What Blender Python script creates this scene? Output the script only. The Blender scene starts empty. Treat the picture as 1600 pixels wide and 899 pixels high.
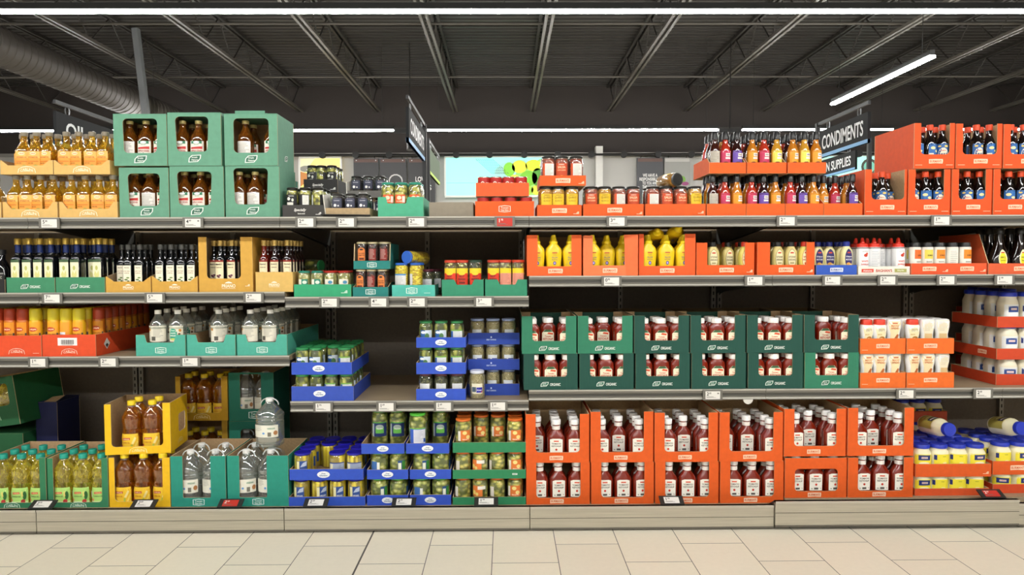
import bpy, bmesh, math, random
from mathutils import Vector, Matrix
R = math.radians
random.seed(11)
SC = bpy.context.scene
COL = SC.collection

# ------------------------------------------------------------------ camera, world, lamps, exposure
F_PX, W_PX, H_PX = 1080.0, 1600.0, 899.0
CAM = Vector((0, 0, 1.395))
YAW, PITCH, ROLL = R(0.53), R(2.2), R(0.20)
cam_data = bpy.data.cameras.new('camera'); cam_data.sensor_width = 36.0; cam_data.lens = 36.0 * F_PX / W_PX
cam_data.clip_end = 100
cam = bpy.data.objects.new('camera', cam_data); COL.objects.link(cam); SC.camera = cam
CROT = Matrix.Rotation(-YAW, 3, 'Z') @ Matrix.Rotation(math.pi/2 - PITCH, 3, 'X') @ Matrix.Rotation(-ROLL, 3, 'Z')
cam.matrix_world = Matrix.Translation(CAM) @ CROT.to_4x4()
SC.view_settings.view_transform = 'Standard'; SC.view_settings.look = 'None'
SC.view_settings.gamma = 1.0; SC.view_settings.use_curve_mapping = False
SC.view_settings.exposure = 0.5
SC.cycles.transparent_max_bounces = 24
SC.cycles.max_bounces = 6; SC.cycles.caustics_reflective = False; SC.cycles.caustics_refractive = False
world = bpy.data.worlds.new('world'); SC.world = world; world.use_nodes = True
world.node_tree.nodes['Background'].inputs[0].default_value = (0.9, 0.95, 1.0, 1)
world.node_tree.nodes['Background'].inputs[1].default_value = 0.46
STRIP_POWER = 95.0          # emission strength of the aisle's LED strips
STRIP_Z = 3.76

def at(px, py, Y):
    d = CROT @ Vector((px - W_PX/2, H_PX/2 - py, -F_PX))
    return CAM + d * (Y / d.y)
def X_at(px, Y, py=500): return at(px, py, Y).x
def Z_at(px, py, Y): return at(px, py, Y).z

# ------------------------------------------------------------------ materials
def lin(h):
    h = h.lstrip('#'); c = [int(h[i:i+2], 16)/255 for i in (0, 2, 4)]
    return tuple((v/12.92 if v <= .04045 else ((v+.055)/1.055)**2.4) for v in c) + (1,)
MATS = {}
def newmat(name):
    m = bpy.data.materials.new(name); m.use_nodes = True
    return m, m.node_tree.nodes, m.node_tree.links, m.node_tree.nodes['Principled BSDF']
def M(col, rough=.5, metal=0.0, coat=0.0, emit=0.0):
    k = (col, rough, metal, coat, emit)
    if k in MATS: return MATS[k]
    m, N, L, b = newmat('plain_' + col)
    b.inputs['Base Color'].default_value = lin(col); b.inputs['Roughness'].default_value = rough
    b.inputs['Metallic'].default_value = metal; b.inputs['Coat Weight'].default_value = coat
    if emit: b.inputs['Emission Color'].default_value = lin(col); b.inputs['Emission Strength'].default_value = emit
    MATS[k] = m; return m
def noisy(col, amt=.12, scale=60, rough=.7, stretch=(1, 1, 1), metal=0.0, bump=0.0, key=''):
    k = ('noisy', col, amt, scale, rough, stretch, metal, bump)
    if k in MATS: return MATS[k]
    m, N, L, b = newmat('grainy_' + col)
    tc = N.new('ShaderNodeTexCoord'); mp = N.new('ShaderNodeMapping'); mp.inputs['Scale'].default_value = stretch
    nz = N.new('ShaderNodeTexNoise'); nz.inputs['Scale'].default_value = scale; nz.inputs['Detail'].default_value = 3
    r = N.new('ShaderNodeValToRGB'); c = lin(col)
    r.color_ramp.elements[0].position = .3; r.color_ramp.elements[1].position = .7
    r.color_ramp.elements[0].color = tuple(v*(1-amt) for v in c[:3]) + (1,)
    r.color_ramp.elements[1].color = tuple(min(1, v*(1+amt)) for v in c[:3]) + (1,)
    L.new(tc.outputs['Object'], mp.inputs[0]); L.new(mp.outputs[0], nz.inputs['Vector'])
    L.new(nz.outputs['Fac'], r.inputs[0]); L.new(r.outputs[0], b.inputs['Base Color'])
    b.inputs['Roughness'].default_value = rough; b.inputs['Metallic'].default_value = metal
    if bump:
        bp = N.new('ShaderNodeBump'); bp.inputs['Strength'].default_value = bump; bp.inputs['Distance'].default_value = .002
        L.new(nz.outputs['Fac'], bp.inputs['Height']); L.new(bp.outputs[0], b.inputs['Normal'])
    MATS[k] = m; return m
def ribbed(col):
    k = ('ribbed', col)
    if k in MATS: return MATS[k]
    m, N, L, b = newmat('corrugated_' + col)
    tc = N.new('ShaderNodeTexCoord'); wv = N.new('ShaderNodeTexWave'); wv.inputs['Scale'].default_value = 45
    wv.inputs['Distortion'].default_value = .3
    r = N.new('ShaderNodeValToRGB'); c = lin(col)
    r.color_ramp.elements[0].color = tuple(v*.8 for v in c[:3]) + (1,); r.color_ramp.elements[1].color = tuple(min(1, v*1.15) for v in c[:3]) + (1,)
    bp = N.new('ShaderNodeBump'); bp.inputs['Strength'].default_value = .25; bp.inputs['Distance'].default_value = .002
    L.new(tc.outputs['Object'], wv.inputs['Vector']); L.new(wv.outputs['Fac'], r.inputs[0]); L.new(r.outputs[0], b.inputs['Base Color'])
    L.new(wv.outputs['Fac'], bp.inputs['Height']); L.new(bp.outputs[0], b.inputs['Normal'])
    b.inputs['Roughness'].default_value = .75
    MATS[k] = m; return m
def cells(key, c1, c2, c3, scale, stretch=(1, 1, 1), bump=.5, pos=(.12, .3, .5)):
    """packed pieces seen through glass: voronoi cells, each jar shifted by its own random number"""
    if key in MATS: return MATS[key]
    m, N, L, b = newmat(key)
    tc = N.new('ShaderNodeTexCoord'); oi = N.new('ShaderNodeObjectInfo'); mp = N.new('ShaderNodeMapping')
    mp.inputs['Scale'].default_value = stretch
    ad = N.new('ShaderNodeVectorMath'); ad.operation = 'ADD'
    v = N.new('ShaderNodeTexVoronoi'); v.inputs['Scale'].default_value = scale
    r = N.new('ShaderNodeValToRGB'); e = r.color_ramp.elements
    e[0].position = pos[0]; e[0].color = lin(c1); e[1].position = pos[2]; e[1].color = lin(c3)
    x = e.new(pos[1]); x.color = lin(c2)
    L.new(tc.outputs['Object'], ad.inputs[0]); L.new(oi.outputs['Random'], ad.inputs[1]); L.new(ad.outputs[0], mp.inputs[0])
    L.new(mp.outputs[0], v.inputs['Vector']); L.new(v.outputs['Distance'], r.inputs[0]); L.new(r.outputs[0], b.inputs['Base Color'])
    bp = N.new('ShaderNodeBump'); bp.inputs['Strength'].default_value = bump; bp.inputs['Distance'].default_value = .004; bp.invert = True
    L.new(v.outputs['Distance'], bp.inputs['Height']); L.new(bp.outputs[0], b.inputs['Normal'])
    b.inputs['Roughness'].default_value = .35
    MATS[key] = m; return m
def clear(key, tint='#ffffff', fac=.10, white=.05, rough=.04):
    """thin clear wall: see-through, with a reflection that grows at the edges"""
    if key in MATS: return MATS[key]
    m, N, L, b = newmat(key); N.remove(b)
    out = [n for n in N if n.type == 'OUTPUT_MATERIAL'][0]
    t = N.new('ShaderNodeBsdfTransparent'); t.inputs[0].default_value = lin(tint)
    g = N.new('ShaderNodeBsdfGlossy'); g.inputs['Roughness'].default_value = rough; g.inputs[0].default_value = (.95, .97, .95, 1)
    d = N.new('ShaderNodeBsdfDiffuse'); d.inputs[0].default_value = (.85, .88, .85, 1)
    lw = N.new('ShaderNodeLayerWeight'); lw.inputs['Blend'].default_value = .35
    mr = N.new('ShaderNodeMapRange'); mr.inputs['To Min'].default_value = fac; mr.inputs['To Max'].default_value = .75
    L.new(lw.outputs['Facing'], mr.inputs['Value'])
    m1 = N.new('ShaderNodeMixShader'); m2 = N.new('ShaderNodeMixShader'); m2.inputs[0].default_value = white
    L.new(mr.outputs[0], m1.inputs[0]); L.new(t.outputs[0], m1.inputs[1]); L.new(g.outputs[0], m1.inputs[2])
    L.new(m1.outputs[0], m2.inputs[1]); L.new(d.outputs[0], m2.inputs[2]); L.new(m2.outputs[0], out.inputs[0])
    MATS[key] = m; return m
def liquid(key, tcol, dcol, fac=.5):
    """coloured oil or vinegar in a bottle: partly see-through, glossy"""
    if key in MATS: return MATS[key]
    m, N, L, b = newmat(key); out = [n for n in N if n.type == 'OUTPUT_MATERIAL'][0]
    b.inputs['Base Color'].default_value = lin(dcol); b.inputs['Roughness'].default_value = .07; b.inputs['Coat Weight'].default_value = .6
    t = N.new('ShaderNodeBsdfTransparent'); t.inputs[0].default_value = lin(tcol)
    mx = N.new('ShaderNodeMixShader'); lw = N.new('ShaderNodeLayerWeight'); lw.inputs['Blend'].default_value = .4
    mr = N.new('ShaderNodeMapRange'); mr.inputs['To Min'].default_value = fac; mr.inputs['To Max'].default_value = .8
    L.new(lw.outputs['Facing'], mr.inputs['Value']); L.new(mr.outputs[0], mx.inputs[0])
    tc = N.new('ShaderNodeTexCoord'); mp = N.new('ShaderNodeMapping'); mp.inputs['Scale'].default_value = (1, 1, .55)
    nz = N.new('ShaderNodeTexNoise'); nz.inputs['Scale'].default_value = 48; nz.inputs['Detail'].default_value = 1.5; nz.inputs['Distortion'].default_value = 1.2  # mottling mixed in by noise, imitating light patterns refracted in the liquid
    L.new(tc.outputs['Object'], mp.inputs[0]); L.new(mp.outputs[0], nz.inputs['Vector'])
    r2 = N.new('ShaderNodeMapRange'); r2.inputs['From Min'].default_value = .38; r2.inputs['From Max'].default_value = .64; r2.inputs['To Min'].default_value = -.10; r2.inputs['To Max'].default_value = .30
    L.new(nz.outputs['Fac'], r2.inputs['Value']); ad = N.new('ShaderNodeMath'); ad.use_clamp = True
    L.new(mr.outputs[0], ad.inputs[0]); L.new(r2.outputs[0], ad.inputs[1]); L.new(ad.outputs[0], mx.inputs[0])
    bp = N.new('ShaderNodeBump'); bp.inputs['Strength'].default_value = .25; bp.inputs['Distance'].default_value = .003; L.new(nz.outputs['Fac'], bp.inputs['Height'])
    g = N.new('ShaderNodeBsdfGlossy'); g.inputs['Roughness'].default_value = .06; L.new(bp.outputs[0], g.inputs['Normal'])
    lw2 = N.new('ShaderNodeLayerWeight'); lw2.inputs['Blend'].default_value = .3; m4 = N.new('ShaderNodeMapRange'); m4.inputs['To Min'].default_value = .05; m4.inputs['To Max'].default_value = .45
    L.new(lw2.outputs['Facing'], m4.inputs['Value']); m3 = N.new('ShaderNodeMixShader'); L.new(m4.outputs[0], m3.inputs[0])
    L.new(t.outputs[0], mx.inputs[1]); L.new(b.outputs[0], mx.inputs[2]); L.new(mx.outputs[0], m3.inputs[1]); L.new(g.outputs[0], m3.inputs[2]); L.new(m3.outputs[0], out.inputs[0])
    MATS[key] = m; return m
KRAFT = noisy('#b3966f', .10, 90, .85)
EDGE = M('#cdb68e', .85)

# ------------------------------------------------------------------ mesh helpers
class MB:
    def __init__(s): s.v = []; s.f = []; s.mi = []; s.mats = []
    def m(s, mat):
        if mat not in s.mats: s.mats.append(mat)
        return s.mats.index(mat)
    def add(s, vs, fs, mat):
        o = len(s.v); k = s.m(mat); s.v += [tuple(p) for p in vs]
        for f in fs: s.f.append(tuple(i+o for i in f)); s.mi.append(k)
    def box(s, x0, x1, y0, y1, z0, z1, mat):
        vs = [(x, y, z) for x in (x0, x1) for y in (y0, y1) for z in (z0, z1)]
        s.add(vs, [(0,1,3,2), (4,6,7,5), (0,4,5,1), (2,3,7,6), (0,2,6,4), (1,5,7,3)], mat)
    def beam(s, a, b, w, h, mat):
        a, b = Vector(a), Vector(b); d = (b-a).normalized(); up = Vector((0,0,1)) if abs(d.z) < .9 else Vector((0,1,0))
        x = d.cross(up).normalized()*w/2; y = x.cross(d).normalized()*h/2
        vs = [p + sx*x + sy*y for p in (a, b) for sx, sy in ((-1,-1), (1,-1), (1,1), (-1,1))]
        s.add(vs, [(3,2,1,0), (4,5,6,7), (0,1,5,4), (1,2,6,5), (2,3,7,6), (3,0,4,7)], mat)
    def tube(s, pts, r, mat, seg=8, caps=True):
        pts = [Vector(p) for p in pts]; rings = []
        for i, p in enumerate(pts):
            d = (pts[min(i+1, len(pts)-1)] - pts[max(i-1, 0)]).normalized()
            up = Vector((0,0,1)) if abs(d.z) < .9 else Vector((0,1,0))
            x = d.cross(up).normalized(); y = x.cross(d).normalized()
            rings.append([p + r*(math.cos(a)*x + math.sin(a)*y) for a in [2*math.pi*k/seg for k in range(seg)]])
        vs = [q for rg in rings for q in rg]; fs = []
        for i in range(len(pts)-1):
            for k in range(seg):
                a, b = i*seg+k, i*seg+(k+1) % seg
                fs.append((a, b, b+seg, a+seg))
        if caps: fs += [tuple(range(seg))[::-1], tuple(range((len(pts)-1)*seg, len(pts)*seg))]
        s.add(vs, fs, mat)
    def mesh(s, name, smooth=False, ang=35):
        me = bpy.data.meshes.new(name); me.from_pydata(s.v, [], s.f)
        for m_ in s.mats: me.materials.append(m_)
        me.polygons.foreach_set('material_index', s.mi)
        bm = bmesh.new(); bm.from_mesh(me); bmesh.ops.recalc_face_normals(bm, faces=bm.faces); bm.to_mesh(me); bm.free()
        if smooth:
            me.polygons.foreach_set('use_smooth', [True]*len(me.polygons)); me.set_sharp_from_angle(angle=R(ang))
        return me
def link(name, me, parent=None, loc=None):
    o = bpy.data.objects.new(name, me); COL.objects.link(o)
    if parent is not None: o.parent = parent
    if loc is not None: o.location = loc
    return o
SEEN = {}
def tagit(o, label, cat, group=None, kind=None):
    if kind: o['kind'] = kind; return o
    n = len(label.split())
    if n > 16 or n < 4: print('LABELLEN', n, label)
    if label in SEEN: print('DUPLABEL', label)
    SEEN[label] = 1
    o['label'] = label; o['category'] = cat
    if group: o['group'] = group
    return o
def thing(name, label, cat, loc=(0,0,0), rz=0, group=None, mat=None):
    o = bpy.data.objects.new(name, None); COL.objects.link(o); o.empty_display_size = .05
    if mat is not None: o.matrix_world = mat
    else: o.location = loc; o.rotation_euler = (0, 0, rz)
    return tagit(o, label, cat, group)

def clerp(prof, z):
    if z <= prof[0][0]: return prof[0][1:]
    for a, b in zip(prof, prof[1:]):
        if z <= b[0]:
            t = (z-a[0])/max(1e-9, b[0]-a[0]); return tuple(a[i]+(b[i]-a[i])*t for i in (1, 2, 3))
    return prof[-1][1:]
def fillprof(p, sy=1.0, n=2.0):
    """rows (z, r[, sy[, n]]) in cm -> metres, missing values carried on"""
    out = []
    for row in p:
        if len(row) > 2: sy = row[2]
        if len(row) > 3: n = row[3]
        out.append((row[0]/100, row[1]/100, sy, n))
    return out
def sect(r, sy, n, th):
    s_, c_ = math.sin(th), math.cos(th)
    return (r*math.copysign(abs(s_)**(2/n), s_), -r*sy*math.copysign(abs(c_)**(2/n), c_))
def lathe(mb, prof, mat, seg=22, grow=0.0, cap=True):
    vs, fs = [], []
    for z, r, sy, n in prof:
        for k in range(seg):
            x, y = sect(max(r+grow, .0003), sy, n, 2*math.pi*(k+.5)/seg); vs.append((x, y, z))
    for i in range(len(prof)-1):
        for k in range(seg):
            a, b = i*seg+k, i*seg+(k+1) % seg; fs.append((a, b, b+seg, a+seg))
    if cap: fs += [tuple(range(seg))[::-1], tuple(range((len(prof)-1)*seg, len(prof)*seg))]
    mb.add(vs, fs, mat)

TXT = {}
def text(s, shear=0.0, bold=.02):
    k = (s, shear, bold)
    if k in TXT: return TXT[k]
    c = bpy.data.curves.new('t', 'FONT'); c.body = s; c.size = 1; c.resolution_u = 3; c.offset = bold; c.shear = shear
    o = bpy.data.objects.new('t', c); COL.objects.link(o); bpy.context.view_layer.update()
    me = o.evaluated_get(bpy.context.evaluated_depsgraph_get()).to_mesh()
    vs = [tuple(v.co)[:2] for v in me.vertices]; fs = [tuple(p.vertices) for p in me.polygons]
    o.to_mesh_clear(); bpy.data.objects.remove(o); bpy.data.curves.remove(c)
    x0 = min(v[0] for v in vs); x1 = max(v[0] for v in vs); y0 = min(v[1] for v in vs); y1 = max(v[1] for v in vs)
    vs = [((x-x0)/(x1-x0)-.5, (y-y0)/(y1-y0)-.5) for x, y in vs]
    TXT[k] = (vs, fs, (x1-x0)/(y1-y0)); return TXT[k]

def surf_map(prof, zref):
    """(u along the wall from the front, v height, offset) -> point on a bottle's wall"""
    r0, sy0, n0 = clerp(prof, zref)
    tab = []; th = 0; L_ = 0; px, py = sect(r0, sy0, n0, 0)
    for k in range(1, 301):
        t = math.pi*k/300; x, y = sect(r0, sy0, n0, t); L_ += math.hypot(x-px, y-py); tab.append((L_, t)); px, py = x, y
    import bisect
    Ls = [a for a, _ in tab]
    def f(u, v, off):
        a = min(abs(u), Ls[-1]*.999); i = bisect.bisect_left(Ls, a)
        l0, t0 = tab[i-1] if i else (0, 0); l1, t1 = tab[i]
        t = math.copysign(t0+(t1-t0)*(a-l0)/max(1e-9, l1-l0), u)
        r, sy, n = clerp(prof, v)
        x, y = sect(r, sy, n, t); x2, y2 = sect(r, sy, n, t+.02); x1, y1 = sect(r, sy, n, t-.02)
        tx, ty = x2-x1, y2-y1; l = math.hypot(tx, ty) or 1
        return (x+ty/l*off, y-tx/l*off, v)
    return f
def plane_map(o, ux, vx, nrm):
    o, ux, vx, nrm = Vector(o), Vector(ux), Vector(vx), Vector(nrm)
    return lambda u, v, off: tuple(o + ux*u + vx*v + nrm*off)
def decal(mb, f, items, cu=0, cv=0, s=1.0, step=None, base=.0004):
    """items (units cm): r rect, e ellipse, t text, p polygon; later ones lie a hair further out"""
    for i, it in enumerate(items):
        k = it[0]; off = base + .0003*min(i, 5); q = s/100
        if k == 'r':
            _, u0, v0, u1, v1, c = it; u0, v0, u1, v1 = cu+u0*q, cv+v0*q, cu+u1*q, cv+v1*q
            nu = max(1, math.ceil((u1-u0)/step)) if step else 1; nv = max(1, math.ceil((v1-v0)/.02)) if step else 1
            vs = [f(u0+(u1-u0)*a/nu, v0+(v1-v0)*b/nv, off) for b in range(nv+1) for a in range(nu+1)]
            fs = [(b*(nu+1)+a, b*(nu+1)+a+1, (b+1)*(nu+1)+a+1, (b+1)*(nu+1)+a) for b in range(nv) for a in range(nu)]
            mb.add(vs, fs, M(c))
        elif k in 'ep':
            if k == 'e':
                _, uc, vc, ru, rv, c = it; P = [(uc+ru*math.cos(2*math.pi*j/14), vc+rv*math.sin(2*math.pi*j/14)) for j in range(14)]
            else:
                _, P, c = it; uc = sum(p[0] for p in P)/len(P); vc = sum(p[1] for p in P)/len(P)
            if step and k == 'p':
                P2 = []
                for j in range(len(P)):
                    (a0, b0), (a1, b1) = P[j], P[(j+1) % len(P)]; m_ = max(1, math.ceil(math.hypot(a1-a0, b1-b0)/1.1))
                    P2 += [(a0+(a1-a0)*t_/m_, b0+(b1-b0)*t_/m_) for t_ in range(m_)]
                P = P2
            n = len(P)
            vs = [f(cu+uc*q, cv+vc*q, off)] + [f(cu+(uc+(a-uc)*.5)*q, cv+(vc+(b-vc)*.5)*q, off) for a, b in P] + [f(cu+a*q, cv+b*q, off) for a, b in P]
            fs = [(0, 1+j, 1+(j+1) % n) for j in range(n)] + [(1+j, 1+n+j, 1+n+(j+1) % n, 1+(j+1) % n) for j in range(n)]
            mb.add(vs, fs, M(c))
        elif k == 'o':      # closed outline band of width w
            _, P, w, c = it; n = len(P); uc = sum(p[0] for p in P)/n; vc = sum(p[1] for p in P)/n
            Q = []
            for a, b in P:
                l = math.hypot(a-uc, b-vc); Q.append((uc+(a-uc)*(l-w)/l, vc+(b-vc)*(l-w)/l))
            vs = [f(cu+a*q, cv+b*q, off) for a, b in P] + [f(cu+a*q, cv+b*q, off) for a, b in Q]
            mb.add(vs, [(j, (j+1) % n, n+(j+1) % n, n+j) for j in range(n)], M(c))
        elif k == 't':
            _, s_, uc, vc, w, h, c = it[:7]; arch = it[7] if len(it) > 7 else 0; shear = it[8] if len(it) > 8 else 0
            vs, fs, asp = text(s_, shear); h = h or w/asp; w = w or h*asp
            mb.add([f(cu+(uc+x*w)*q, cv+(vc+y*h - arch*(2*x)**2)*q, off) for x, y in vs], fs, M(c))
def lines(u0, u1, vtop, n, dv, c, th=.12, rnd=3):
    rr = random.Random(rnd); return [('r', u0, vtop-i*dv-th, u0+(u1-u0)*rr.uniform(.6, 1), vtop-i*dv, c) for i in range(n)]

# ------------------------------------------------------------------ kinds of goods (profiles in cm)
KIND = {}
def K(key, name, cat, desc, body, bmat, caps=(), label=None, labname='label', content=None, extra=(), smooth=35, back=None, bodyname='body', zs=1.0, ls=0.0):
    Z_ = lambda p: [(q[0]*zs,)+tuple(q[1:]) for q in p]
    body = Z_(body); caps = [(a, Z_(b), c) for a, b, c in caps]
    pr = fillprof(body); parts = []
    mb = MB(); lathe(mb, pr, bmat); parts.append((bodyname, mb.mesh(key+'_body', True, smooth)))
    if content:
        cm, zt = content
        q = [(max(z, .004), max(r-.0022, .001), sy, n) for z, r, sy, n in pr if z < zt/100-.002]
        r, sy, n = clerp(pr, zt/100); q.append((zt/100, max(r-.0022, .001), sy, n))
        mb = MB(); lathe(mb, q, cm, 18); parts.append(('contents', mb.mesh(key+'_contents', True, 50)))
    for nm, cp, cm in caps:
        mb = MB(); lathe(mb, fillprof(cp), cm, 18); parts.append((nm, mb.mesh(key+'_'+nm, True, 40)))
    for nm, lb in ((labname, label), ('back_label', back)):
        if not lb: continue
        mb = MB(); it = lb
        it0 = it[0]
        zr = (it[0][2]+it[0][4])/200 if it[0][0] == 'r' else it[0][2]/100 if it[0][0] == 'e' else sum(q[1] for q in it[0][1])/len(it[0][1])/100
        f0 = surf_map(pr, (zr+ls/100)*zs)
        f = lambda u, v, off: f0(u, (v+ls/100)*zs, off)
        decal(mb, f, it, step=.008, base=.0007); parts.append((nm, mb.mesh(key+'_'+nm, True, 40)))
    for nm, me in extra: parts.append((nm, me))
    KIND[key] = dict(name=name, cat=cat, desc=desc, parts=parts, r=max(p[1] for p in pr), ry=max(p[1]*p[2] for p in pr), h=max([p[0] for p in pr] + [z[0]/100 for _, cp, _ in caps for z in cp]))

GL = clear('clear_glass', '#ffffff', .05, .02); PET = clear('clear_plastic', '#f4f8f4', .14, .06, .08); PETD = clear('clear_water', '#e6ece9', .16, .10, .06)
def disc(z0, z1, r, rim=None): return [(z0, r-.15), (z0+.15, r), (z1-.25, r), (z1, r-.25), (z1+.01, .05)]
def nutri(z0, z1, u): return [('r', -u, z0, u, z1, '#f2efe8')] + lines(-u+.4, u-.4, z1-.4, int((z1-z0-.8)/.55), .55, '#55524e') + [('r', -u+.5, z0+.2, -u+2, z0+1.2, '#3a3836')]

# oils and vinegars
SQ = [(0,3.1,1,4.5),(.4,3.35),(10,3.35),(11.2,3.2,1,4),(13,2.3,1,3),(14.6,1.5,1,2),(17.2,1.35,1,2),(17.6,1.5,1,2),(18,1.5,1,2)]
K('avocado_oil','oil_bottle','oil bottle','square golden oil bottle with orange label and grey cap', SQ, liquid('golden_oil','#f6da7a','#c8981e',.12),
  [('cap', [(17.4,1.6,1,2),(17.6,1.75),(19.2,1.75),(19.4,1.5),(19.41,.05)], M('#8c8474',.35))],
  [('r',-3.1,.8,3.1,9.3,'#f0a03c'),('r',-3.1,6.2,3.1,9.3,'#f4b65c'),('e',0,8.3,1.5,.75,'#fbe3b4'),('t','CARLINI',0,8.3,2.2,.6,'#c4502a'),('t','AVOCADO OIL',0,6.6,4.6,.7,'#b04a1c'),('r',-2.5,4.6,2.5,4.9,'#d2701f'),('e',1.2,2.3,1.5,.9,'#7fa03a'),('e',1.4,2.3,.7,.45,'#e8d27a'),('t','100% PURE',-1.2,3.9,2.4,.5,'#8a3a16')], zs=1.11, ls=.9)
AC = [(0,3.5,1,2.6),(.5,3.85),(13,3.85),(15.5,3.45),(18,2.2,1,2),(20,1.5),(22,1.45),(22.4,1.6)]
ACL = [('r',-3.6,2,3.6,12.6,'#f3eee0'),('r',-2.6,11.2,2.6,12.6,'#2d7a55'),('e',0,11.9,1.5,.6,'#ffffff'),('t','ORGANIC',0,10.7,2.6,.5,'#2d7a55'),('p',[(-2.8,9.3),(2.8,9.9),(2.8,8.5),(-2.8,8.5)],'#c8342f'),('t','APPLE CIDER',0,7.6,5.4,.85,'#b43a30'),('t','VINEGAR',0,3.0,4.2,.75,'#b43a30'),('e',-.35,5.3,.8,.85,'#a12b26'),('e',.45,5.3,.8,.85,'#a12b26'),('r',-.1,6.0,.15,6.8,'#5d4a2a')]
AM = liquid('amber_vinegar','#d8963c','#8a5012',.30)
cg = [('cap', [(21.6,1.55,1,2),(21.7,1.75),(23.2,1.75),(23.4,1.5),(23.41,.05)], M('#d8c884',.35,.2))]
K('cider','vinegar_bottle','vinegar bottle','amber apple vinegar bottle with white label and gold cap', AC, AM, cg, ACL)
K('cider_back','vinegar_bottle','vinegar bottle','amber vinegar bottle turned to its plain white back label', AC, AM, cg, nutri(2,12.4,3.5))
OO = [(0,2.35,1,5),(.4,2.65),(17,2.65),(18,2.5,1,4),(19.2,1.5,1,2.4),(20,1.25,1,2),(24.6,1.3,1,2)]
OD = M('#0c0f12',.08,0,.8)
K('organic_oil','olive_oil_bottle','olive oil bottle','tall dark square olive oil bottle with gold cap', OO, OD,
  [('cap', [(24.6,1.45,1,2),(24.7,1.6),(27.6,1.6),(27.9,1.4),(27.91,.05)], M('#c9a94e',.3,.6)), ('neck_sleeve', [(20.4,1.34,1,2),(24.55,1.36)], M('#1c2b5c',.25))],
  [('r',-2.2,3,2.2,16.8,'#e9e6c4'),('r',-2.2,15.4,2.2,16.8,'#3f5a3c'),('e',0,12.4,.7,1.2,'#b9bd6a'),('p',[(-1.4,9),(-.6,11),(.2,9.4),(1,11.2),(1.4,8.6),(.4,6.8),(-.8,7.4)],'#d8d68a'),('t','OLIVE OIL',0,6.2,3,.6,'#6c7340'),('r',-1.4,4.2,1.0,4.8,'#5c6a3a'),('e',1.2,5.2,.4,.4,'#3f7a4a')])
PO = [(0,2.3,1,4),(.4,2.5),(14.5,2.5),(16.2,2.2,1,3),(17.6,1.2,1,2),(21.8,1.15,1,2)]
PC = [('cap', [(21.8,1.25,1,2),(21.9,1.4),(24.4,1.4),(24.6,1.2),(24.61,.05)], M('#4d4d4a',.35,.3))]
K('priano_oil','olive_oil_bottle','olive oil bottle','slim dark olive oil bottle with cream label and grey cap', PO, OD, PC,
  [('r',-1.9,2.2,1.9,13.6,'#efe9d2'),('t','PRIANO',0,12.4,2.4,.55,'#4a4030'),('t','EXTRA VIRGIN',0,10.6,3,.45,'#8a5a3a'),('t','OLIVE OIL',0,9.6,2.6,.5,'#8a5a3a'),('e',-.4,6.2,.9,.4,'#5d7a3a'),('e',.5,7.2,.8,.35,'#6c8a42'),('e',.7,5.4,.6,.4,'#3c5a2c'),('e',.6,3.5,.55,.5,'#c23a30')])
WV = [(0,2.3,1,2),(.3,2.6),(16.6,2.6),(18,2.2),(19.4,1.3),(23.5,1.2),(24,1.3)]
WC = [('cap', [(23.6,1.3,1,2),(23.7,1.45),(26.4,1.45),(26.6,1.2),(26.61,.05)], M('#cfae62',.3,.5))]
WL = [('r',-2.3,2.6,2.3,12.2,'#efe4be'),('r',-2.3,11.2,2.3,12.2,'#8a2a1c'),('t','PRIANO',0,10,3.2,.8,'#3a2c1c'),('t','VINEGAR',0,8.4,2.8,.6,'#6a4a2a'),('e',0,5.2,1.1,.9,'#c9a24a'),('r',-1.6,3.4,1.6,3.7,'#8a6a3a')]
K('wine_vinegar','vinegar_bottle','vinegar bottle','slim dark wine vinegar bottle with cream label and gold cap', WV, M('#1a0c0e',.08,0,.8), WC, WL, ls=4.0)
K('balsamic','vinegar_bottle','vinegar bottle','slim black balsamic vinegar bottle with grape label and gold cap', WV, OD, WC, WL[:3]+[('e',-.6,4,.6,.5,'#5a2038'),('e',.5,4.3,.6,.5,'#6a2a48'),('e',0,3.4,.6,.4,'#4a1830')]+WL[2:4], ls=4.0)
K('red_vinegar','vinegar_bottle','vinegar bottle','slim red wine vinegar bottle with cream label and gold cap', WV, M('#5a1208',.08,0,.8), WC, WL, ls=4.0)
PT = [(0,3.6,1,2),(.6,4.4),(4,4.45),(4.4,4.25),(12.6,4.25),(13,4.5),(14.6,4.4),(17.4,3.0),(19,1.7),(20.2,1.5)]
def whitecap(z, r=1.7, c='#f2f2ee', h=1.8): return ('cap', [(z,r-.05,1,2),(z+.1,r),(z+h,r),(z+h+.15,r-.15),(z+h+.16,.05)], M(c,.4))
K('white_vinegar','vinegar_bottle','vinegar bottle','clear plastic vinegar bottle with white cap and cream label', PT, PETD, [whitecap(20)],
  [('r',-5.2,4.6,5.2,12.4,'#ece7d2'),('r',-2.2,6.0,2.2,9.6,'#35a587'),('e',0,10.2,1.7,.9,'#35a587'),('t','Tuscan',0,10.2,2.4,.7,'#eafff5'),('t','WHITE',0,8.8,3,.7,'#ffffff'),('t','VINEGAR',0,7.6,3.4,.7,'#ffffff'),('e',3.6,10.2,.7,.7,'#c98a3a'),('e',3.2,8.4,.6,.5,'#6a4a2c'),('e',0,5.9,1.6,.5,'#c9d86a')], zs=1.08, ls=1.9)
K('white_vinegar_back','vinegar_bottle','vinegar bottle','clear plastic vinegar bottle showing its text back label', PT, PETD, [whitecap(20)], [('r',-5.2,4.6,5.2,12.4,'#e8e4d4')]+lines(-1.8,3.4,12,9,.62,'#6a665c')+[('r',-2.6,5.2,-.6,7.2,'#55524a'),('e',-3.9,10.6,.7,.7,'#c98a3a')], zs=1.08, ls=1.9)
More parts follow.
